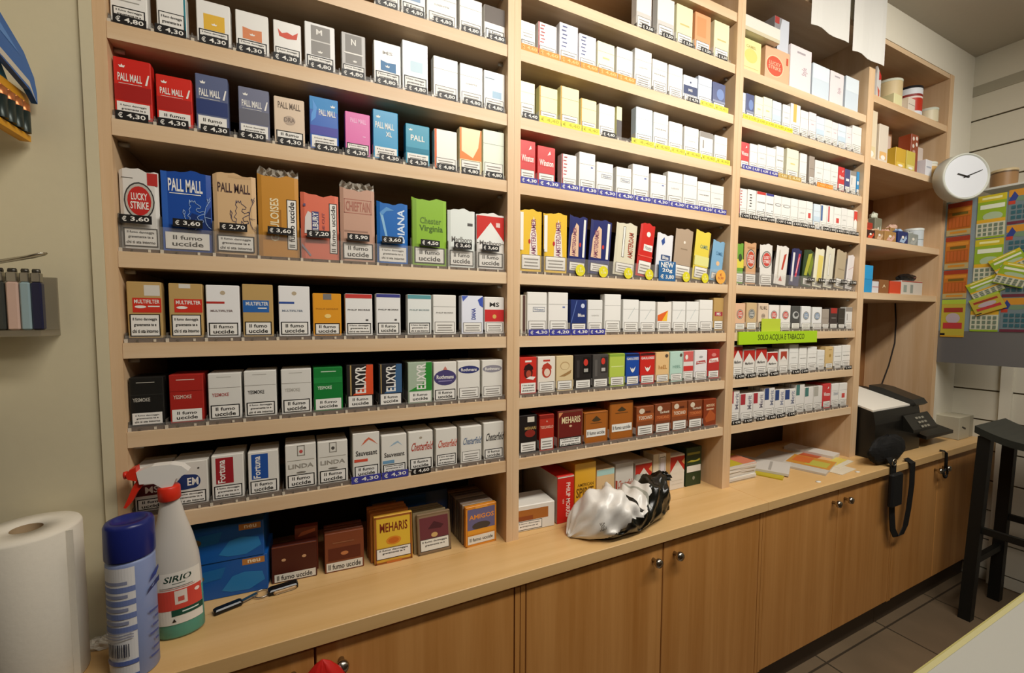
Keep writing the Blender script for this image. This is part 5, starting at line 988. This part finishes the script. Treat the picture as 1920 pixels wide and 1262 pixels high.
b = MB(); b.lathe([(.0001, 0), (.028, 0), (.03, .01), (.03, .09), (.014, .125), (.012, .15), (.016, .152), (.014, .185), (.0001, .19)], mat('a8c4bc', .25, 0, .5, tr=.3), n=20); tag(link('small_bottle', b.mesh('bt'), None, (2.71, .13, Z4[3])), 'pale teal bottle behind the bright blue boxes', 'bottle')
box_thing('accessory_box', 'small white box right of the blue boxes', 'box', 2.69, .03, Z4[3], .055, .07, .055, 'd0d0d4', [R(0, .5, 1, .6, 'b88a90')], group=GL)
box_thing('accessory_box', 'brown box with cream mark on the lowest shelf', 'box', 2.765, .03, Z4[3], .085, .07, .065, '8a5a34', [G([(.3, .4), (.5, .7), (.7, .45), (.5, .55)], 'dcc8a0')], group=GL)
box_thing('accessory_box', 'orange red box in the middle of the lowest shelf', 'box', 2.865, .028, Z4[3], .105, .07, .062, 'cc4428', [R(0, 0, 1, .1, 'd88a68')], group=GL)
box_thing('accessory_box', 'long white carton with grey print at the right end', 'box', 3.03, .03, Z4[3], .21, .07, .07, 'ccc8be', [R(.1, .2, .25, .7, '8d9890'), R(.42, .15, .55, .75, '8a938c'), R(.0, .93, 1, 1, 'a8483c')], group=GL)
b = MB(); crump(b, 0, 0, .018, .075, .028, .02, mat('15110f', .5), n=10, seed=12, amp=.12); art(b, [G([(.3, .45), (.6, .6), (.9, .75), (.7, .6), (.4, .4)], 'b8706a')], .1, .03, lambda u, v, e: ((u-.3)*.08, -.029-e, .006+v*.024))
tag(link('glasses_case', b.mesh('gc'), None, (3.055, .065, Z4[3]+.0705)), 'black soft case with pinkish mark on the long white carton', 'case')
# power cable
b = MB(); b.tube([(3.195, .16, 1.432), (3.19, .15, 1.33), (3.165, .14, 1.22), (3.14, .15, 1.1), (3.09, .16, .98), (3.07, .17, .9), (3.05, .18, CT+.006)], .0035, '1c130e', 6); tag(link('power_cable', b.mesh('cable')), 'thin black cable hanging behind the printer', 'cable')
# printer
root = bpy.data.objects.new('printer', None); COL.objects.link(root); root.location = (2.74, .06, CZ); tag(root, 'black desktop printer with white paper on top, right end of the worktop', 'printer')
PB = mat('100f0c', .4, 0, .5); PB2 = mat('1c1b17', .35, 0, .5)
b = MB(); b.prism([(-.125, 0), (.18, 0), (.18, .262), (.10, .262), (-.115, .205), (-.125, .15)], 'x', -.205, .20, PB); link('printer_body', b.mesh('pb'), root)
b = MB(); b.prism([(-.113, .2065), (.10, .263), (.10, .270), (-.113, .2135)], 'x', -.205, .12, mat('e2dccf', .7)); link('paper_stack', b.mesh('ps'), root)['label'] = 'white paper lying on top'
b = MB(); b.prism([(-.124, .205), (-.135, .215), (-.12, .235), (.0, .275), (.05, .28), (.05, .255), (-.113, .208)], 'x', .1225, .235, PB2); link('scanner_lid', b.mesh('sl'), root)
b = MB(); b.prism([(-.165, .10), (-.165, .112), (-.13, .165), (-.1255, .17), (-.1255, .10)], 'x', .03, .26, PB2); cp = link('control_panel', b.mesh('cp'), root)
for i in range(3):
    for j in range(3):
        b = MB(); b.box(-.009, .009, -.005, .005, 0, .004, mat('8d8878', .4), ch=.001); link('key', b.mesh('key'), cp, (.12+i*.028, -.161+j*.0115, .119+j*.0165), (.95, 0, 0))
b = MB(); b.prism([(-.15, .045), (-.15, .06), (.0, .10), (.0, .06)], 'x', .2005, .48, PB); link('output_tray', b.mesh('ot'), root)['label'] = 'flat black arm reaching right'
b = MB(); b.box(.2005, .32, -.06, .06, 0, .06, PB, ch=.01); link('side_support', b.mesh('ss'), root)
# black bag with strap in front of printer
root = bpy.data.objects.new('shoulder_bag', None); COL.objects.link(root); root.location = (2.565, -.105, CZ); tag(root, 'black shoulder bag slumped before the printer, its strap hanging down', 'bag')
b = MB(); crump(b, -.02, 0, .055, .14, .029, .062, mat('0d0c0a', .8), n=16, seed=21, amp=.06); link('bag_body', b.mesh('bb'), root)
STR = mat('0d0c0b', .7)
def strap(pts, w_, th=.0035):
    b = MB(); vs = []
    for i, p in enumerate(pts):
        for dx in (-w_/2, w_/2):
            for dy in (0, th): vs.append((p[0]+dx, p[1]+dy, p[2]))
    fs = []
    for i in range(len(pts)-1):
        o = 4*i
        fs += [(o, o+2, o+6, o+4), (o+1, o+5, o+7, o+3), (o, o+4, o+5, o+1), (o+2, o+3, o+7, o+6)]
    fs += [(0, 1, 3, 2), (4*len(pts)-4, 4*len(pts)-2, 4*len(pts)-1, 4*len(pts)-3)]
    b.add(vs, fs, STR); return b
loop = [(-.07, -.030, .035), (-.068, -.046, .008), (-.068, -.0465, .0), (-.07, -.047, -.1), (-.06, -.047, -.2), (-.045, -.047, -.27), (-.02, -.048, -.303)]
loop2 = [(.015, -.052, -.303), (.05, -.0515, -.27), (.07, -.051, -.2), (.085, -.051, -.1), (.09, -.048, -.005), (.075, -.030, .012)]
link('strap', strap(loop+loop2, .042, .003).mesh('st'), root)
b = MB(); b.box(-.115, -.03, -.066, -.0475, -.16, -.02, STR, ch=.006); link('strap_pad', b.mesh('pad'), root)
b = MB(); b.tube([(-.075+.014*math.cos(2*math.pi*i/20), -.05, .022+.014*math.sin(2*math.pi*i/20)) for i in range(20)], .0022, mat('a8a294', .3, 1), 6, closed=True); link('buckle', b.mesh('bk'), root)['label'] = 'steel ring buckle'
# wrist cord hanging at right door
root = bpy.data.objects.new('wrist_lanyard', None); COL.objects.link(root); root.location = (2.955, -.15, CT); tag(root, 'short black cord with a loop hanging beside the rightmost knob', 'cord')
b = MB(); b.tube([(0, .016, .006), (0, .0, .006), (.0, -.006, 0), (.002, -.007, -.04), (0, -.007, -.075)], .006, STR, 8, flat=.6); link('cord', b.mesh('cd'), root)
b = MB(); b.tube([(.018*math.cos(2*math.pi*i/20), -.008, -.094+.02*math.sin(2*math.pi*i/20)) for i in range(20)], .0045, STR, 8, closed=True); link('loop', b.mesh('lp'), root)
# white box at the end
b = MB(); b.box(-.06, .06, -.05, .05, 0, .115, 'b9b29c', ch=.002); art(b, [G([(.25, .55), (.3, .62), (.65, .5), (.62, .42)], '1c1814')], .12, .11, lambda x, y, e: (x*.12-.06, -.05-e, y*.11)); b.box(.062, .12, -.045, .045, 0, .11, 'a8a28e')
tag(link('storage_box', b.mesh('sb'), None, (3.345, -.04, CZ)), 'off white box with black slot at the worktop corner', 'box')
# ---------------------------------------------------------------- clock
root = bpy.data.objects.new('wall_clock', None); COL.objects.link(root); root.location = (3.112, -.11, 2.010); root.rotation_euler = (0, 0, math.radians(-28)); root.scale = (.93, 1.1, .93); tag(root, 'round white wall clock with thin black hands at the end of the shelves', 'clock')
b = MB(); b.lathe([(.0001, -.05), (.108, -.05), (.115, -.044), (.115, 0), (.112, .004), (.106, .004), (.104, -.002), (.0001, -.002)], mat('c9cbbf', .4), n=48); b.v = [(x, -z, y) for x, y, z in b.v]; link('case', b.mesh('cs'), root)
b = MB(); b.lathe([(.0001, 0), (.1035, 0)], mat('dfe2e6', .5), n=48, caps=False); b.v = [(x, -.0002-z, y) for x, y, z in b.v]; link('dial', b.mesh('dl'), root)
def hand(a, l, w_, nm):
    b = MB(); s_, c_ = math.sin(a), math.cos(a); b.prism([(-w_/2*c_-s_*.014, w_/2*s_-c_*.014), (w_/2*c_-s_*.014, -w_/2*s_-c_*.014), (w_/2*c_*.6+s_*l, -w_/2*s_*.6+c_*l), (-w_/2*c_*.6+s_*l, w_/2*s_*.6+c_*l)], 'y', -.0045, -.0025, '24221f'); link(nm, b.mesh(nm), root)
hand(math.radians(-73), .045, .006, 'hour_hand'); hand(math.radians(67), .08, .004, 'minute_hand')
b = MB(); b.box(.05, .09, .05, .10, -.02, .02, 'b9b8a8'); link('bracket', b.mesh('br'), root)
# ---------------------------------------------------------------- scratch card display beside the frame
CX = 3.238
b = MB(); b.box(CX+.003, CX+.0045, -.30, -.004, 1.13, 1.29, mat('77787a', .3, .4)); b.box(CX+.003, CX+.0045, -.30, -.004, 1.29, 1.93, mat('8fa3ad', .15, 0, .6, tr=.35))
tag(link('card_display_panel', b.mesh('pn')), 'clear hanging panel with a grey lower edge holding the scratch cards', 'display panel')
def card(y0, y1, z0, z1, kind, label, rot=0, lift=0, pile=0):
    # plane x = CX, seen from -x; u grows towards the camera (decreasing y)
    w_, h_ = y0-y1, z1-z0; cy, cz = (y0+y1)/2, (z0+z1)/2
    base, els = {'o': ('b86f24', [R(0, .86, 1, 1, '9c3a24'), R(.05, .72, .95, .82, 'd08a30'), R(.2, .62, .85, .7, '6a5a20'), R(.05, .22, .95, .58, 'a85a20')]+[R(.08+.15*i, .25, .19+.15*i, .55, 'b8602a') for i in range(6)]+[R(0, 0, 1, .18, 'b0a070'), R(.15, .06, .85, .13, 'c88a30')]),
        'g': ('8fae2c', [R(0, .85, 1, 1, 'c8b828'), R(.15, .9, .85, .95, 'e8e4a0'), R(.1, .68, .95, .78, 'dfe6d0'), E(.55, .5, .35, .1, 'a8bc98'), R(0, .36, 1, .44, 'd8a82c'), R(0, .04, 1, .36, 'c8c8b0')]+[R(.06+.19*i, .06+.1*j, .18+.19*i, .13+.1*j, '6f7f6c') for i in range(5) for j in range(3)]),
        'b': ('6f7f84', [R(0, .8, 1, 1, 'c88c2c'), E(.55, .72, .35, .07, '6f8a6c'), G([(0, .7), (.2, .95), (.35, .8), (.2, .6)], '2f3f86'), R(.0, .58, .25, .68, 'b8402c'), R(0, .0, 1, .08, '6a2c3c')]+[R(.12+.22*i, .14+.15*j, .28+.22*i, .24+.15*j, '34606a') for i in range(4) for j in range(3)]),
        'r': ('b8a83c', [R(0, .88, 1, 1, 'a8c03c'), R(.1, .66, .9, .78, '9c3a2c'), E(.5, .5, .3, .14, 'b8a8b0'), R(.1, .22, .9, .38, 'b83a3c'), R(0, .04, .2, .1, '1c1a18'), R(0, .0, 1, .04, 'c8982c')])}[kind]
    q = MB(); X0 = -lift-.0012
    q.box(X0, X0+.0010, -w_/2, w_/2, -h_/2, h_/2, base); art(q, els, w_, h_, lambda u, v, e: (X0-e, w_/2-u*w_, (v-.5)*h_))
    tag(link('scratch_card', q.mesh('cd'), None, (CX+.0018, cy, cz), (rot, 0, 0)), label, 'scratch card', 'scratch cards on the display panel')
for k, (z0, z1, kd) in enumerate([(1.76, 1.92, 'o'), (1.595, 1.755, 'o'), (1.45, 1.59, 'o'), (1.26, 1.445, 'r')]): card(-.012+.004*0, -.098, z0, z1, kd, '%s scratch card, %s from the top in the left column' % ('orange' if kd == 'o' else 'yellow and red', ORD[k]))
for k, (z0, z1, kd) in enumerate([(1.73, 1.93, 'g'), (1.52, 1.725, 'g'), (1.29, 1.51, 'g')]): card(-.117, -.21, z0, z1, kd, 'lime and yellow scratch card, %s from the top in the middle column' % ORD[k])
for k, (z0, z1, kd) in enumerate([(1.78, 1.935, 'b'), (1.62, 1.775, 'b'), (1.45, 1.615, 'b'), (1.29, 1.445, 'b')]): card(-.216, -.30, z0, z1, kd, 'blue grey scratch card, %s from the top in the right column' % ORD[k])
card(-.105, -.215, 1.46, 1.54, 'g', 'lime scratch card pinned askew across the left gap', -.45, .004)
card(-.12, -.225, 1.38, 1.46, 'r', 'olive scratch card pinned askew lower in the middle', -.4, .007)
card(-.18, -.29, 1.56, 1.65, 'g', 'lime scratch card pinned askew toward the right column', -.5, .010)
card(-.20, -.30, 1.50, 1.60, 'g', 'scratch card with number grid tilted below the lime one', .35, .013)
# round cork tin hanging right of the clock
cyl_thing('cork_tin', 'round brown tin standing right of the clock above the cards', 'tin', 3.35, -.165, 1.975, .045, .07, [(0, .9, 'a07c54'), (.9, 1, '6a5238')], 'c8b48c')
b = MB(); b.box(3.29, WX-.001, -.26, -.11, 1.965, 1.9745, mat('d6d4ca', .4)); tag(link('wall_shelf', b.mesh('ws')), 'small white bracket shelf carrying the round brown tin', 'shelf')
# ---------------------------------------------------------------- stool
root = bpy.data.objects.new('bar_stool', None); COL.objects.link(root); root.location = (3.145, -.405, 0); tag(root, 'black wooden bar stool with saddle seat at the right wall', 'stool')
SM = mat('141512', .5); SE = mat('2c2f2a', .45)
b = MB(); n = 12; vs = []
for i in range(n+1):
    t = i/n; y = -.17+.34*t; z = .835+.045*(2*t-1)**2
    vs += [(-.17, y, z-.03), (.17, y, z-.03), (.17, y, z), (-.17, y, z)]
fs = []
for i in range(n):
    o = 4*i
    for a in range(4): fs.append((o+a, o+4+a, o+4+(a+1) % 4, o+(a+1) % 4))
fs += [(0, 1, 2, 3), (4*n+3, 4*n+2, 4*n+1, 4*n)]; b.add(vs, fs, SE); link('seat', b.mesh('seat'), root)
for sx in (-1, 1):
    for sy in (-1, 1):
        b = MB(); b.prism([(-.02, -.02), (.02, -.02), (.02, .02), (-.02, .02)], 'z', 0, .835, SM)
        b.v = [(x+sx*(.142+.018*(1-z/.8)), y+sy*(.142+.018*(1-z/.8)), z) for x, y, z in b.v]; link('leg', b.mesh('leg'), root)
for z, dx, dy in ((.27, .152, .152), (.42, .150, .150)):
    for s_ in (-1, 1):
        if z < .3: b = MB(); b.box(-dx, dx, s_*dy-.01, s_*dy+.01, z-.014, z+.014, SM); link('stretcher', b.mesh('str'), root)
        else: b = MB(); b.box(s_*dx-.01, s_*dx+.01, -dy, dy, z-.014, z+.014, SM); link('stretcher', b.mesh('str'), root)
# ---------------------------------------------------------------- shop desk near the camera
root = bpy.data.objects.new('service_desk', None); COL.objects.link(root); root.location = (1.7, -1.0, 0); tag(root, 'white topped service desk with yellow edge at the lower right', 'desk')
b = MB(); b.box(-.75, .75, -.33, .308, .715, .74, mat('a9a89f', .45), ch=.003); link('desk_top', b.mesh('dt'), root)
b = MB(); b.box(-.75, .75, .3082, .3105, .713, .7405, mat('a89f62', .4)); b.box(-.75, .75, .300, .308, .7401, .7406, mat('b5ae7e', .4)); link('edge_band', b.mesh('eb'), root)['label'] = 'yellow edge band'
b = MB(); b.box(-.72, .72, -.3, -.27, 0, .7145, mat('b8b4a8', .5)); link('front_panel', b.mesh('fp'), root)
for s_ in (-1, 1): b = MB(); b.box(s_*.72-.012, s_*.72+.012, -.269, .24, 0, .7145, mat('b8b4a8', .5)); link('side_panel', b.mesh('sp'), root)
# ---------------------------------------------------------------- left wall display
def hang(name, label, cat, x, y, z, rz, build, group=None):
    root = bpy.data.objects.new(name, None); COL.objects.link(root); root.location = (x, y, z); root.rotation_euler = (0, 0, rz); tag(root, label, cat, group); build(root); return root
def bluebag(root):
    b = MB(); out = [(-.14, .024), (-.083, .012), (-.02, -.004), (0, -.018), (0, .0), (-.006, .022), (-.03, .05), (-.083, .078), (-.14, .10)]
    b.prism(out, 'y', -.004, .004, mat('2a62a8', .3)); art(b, [G([(0, .26), (.42, .14), (.86, 0), (.97, -.16), (.86, .1), (.42, .24), (0, .36)], 'c9c2b2'), G([(.1, .6), (.4, .62), (.7, .4), (.4, .5)], '5a8ac8')], .14, .10, lambda x, y, e: (-.14+x*.14, -.004-e, y*.10)); link('packet_body', b.mesh('bb'), root)
hang('hanging_packet', 'blue packet hanging at the upper left corner of the wall', 'packet', -.080, -.012, 1.716, math.radians(88), bluebag, 'packets hanging on the left wall')
def teal(root):
    b = MB(); b.prism([(-.06, .002), (0, -.012), (.0, .0), (-.02, .028), (-.06, .05)], 'y', -.004, .004, mat('1f5a6a', .3)); link('packet_body', b.mesh('bb'), root)
hang('hanging_packet', 'dark teal packet hanging below the blue one at the left', 'packet', -.096, -.055, 1.712, math.radians(88), teal, 'packets hanging on the left wall')
def batt(root):
    b = MB(); b.box(-.085, 0, -.002, .002, 0, .075, mat('c88a1c', .4)); b.box(-.085, 0, -.012, -.002, 0, .01, mat('d89a20', .4)); b.box(-.085, 0, -.012, -.002, .062, .075, mat('d89a20', .4)); link('backing_card', b.mesh('bk'), root)
    for i in range(4):
        b = MB(); b.lathe([(.0075, 0), (.0075, .034), (.0075, .034)], mat('2a3430', .3, .3), n=16, caps=True); b.lathe([(.0076, .034), (.0076, .046), (.003, .047), (.003, .05)], mat('b87040', .3, .5), n=16)
        link('battery', b.mesh('bt'), root, (-.012-.019*i, -.0105, .0115))
hang('battery_pack', 'upper orange card of batteries hanging on the left wall', 'batteries', -.101, -.006, 1.636, math.radians(88), batt, None)
b = MB(); b.box(-.20, -.186, -.36, .0035, 1.2, 2.1, CREAM); tag(link('display_board', b.mesh('db')), 'cream display board at the far left wall edge carrying the hooks', 'display board')
for i, (x, y, z) in enumerate(((-.060, -.055, 1.446), (-.112, -.07, 1.462))):
    b = MB(); b.tube([(-.185, y-.006, z-.035), (x-.02, y-.007, z-.006), (x-.004, y-.006, z), (x, y, z+.001), (x-.004, y+.006, z), (x-.02, y+.007, z-.006), (-.185, y+.006, z-.035)], .0019, mat('b8b2a0', .25, 1), 6)
    tag(link('display_hook', b.mesh('hk')), ['right', 'left'][i]+' chrome display hook above the lighters', 'hook', 'chrome hooks on the left wall')
root = bpy.data.objects.new('lighter_rack', None); COL.objects.link(root); root.location = (-.115, -.03, 1.322); tag(root, 'small shelf rack holding the lighters on the left wall', 'rack')
b = MB(); b.box(-.07, .045, -.03, .0335, -.010, -.0004, mat('9a8f78', .2, 0, .6, tr=.5)); link('tray', b.mesh('tr'), root); b = MB(); b.box(-.07, .045, .029, .0335, 0, .09, mat('9a8f78', .2, 0, .6, tr=.5)); link('back_plate', b.mesh('bp'), root)
for i, (dx, w_, c, l) in enumerate([(-.047, .016, 'b9b8b4', 'white lighter at the left of the wall rack'), (-.0275, .016, 'a8a8a6', 'grey white lighter in the wall rack'), (-.009, .010, '3a3c38', 'slim dark lighter in the wall rack'), (.0055, .014, 'c8a898', 'pinkish packet between lighters in the wall rack'), (.0205, .012, '8fa4a8', 'pale blue lighter in the wall rack'), (.034, .013, '23243c', 'dark navy lighter at the right of the wall rack')]):
    rr = bpy.data.objects.new('lighter', None); COL.objects.link(rr); rr.location = (-.115+dx, -.035, 1.322); rr.scale = (1.05, 1, 1.12); tag(rr, l, 'lighter', 'lighters in the wall rack')
    b = MB(); b.box(-w_/2, w_/2, -.006, .006, 0, .07, mat(c, .25), ch=.002); link('lighter_body', b.mesh('lb'), rr)
    b = MB(); b.box(-w_/2+.001, w_/2-.001, -.0055, .0055, .0702, .084, mat('a8a49a', .25, 1), ch=.001); b.tube([(-w_*.3, 0, .086), (w_*.3, 0, .086)], .004, mat('55524c', .4, 1), 8); link('lighter_top', b.mesh('lt'), rr)['label'] = 'metal top'
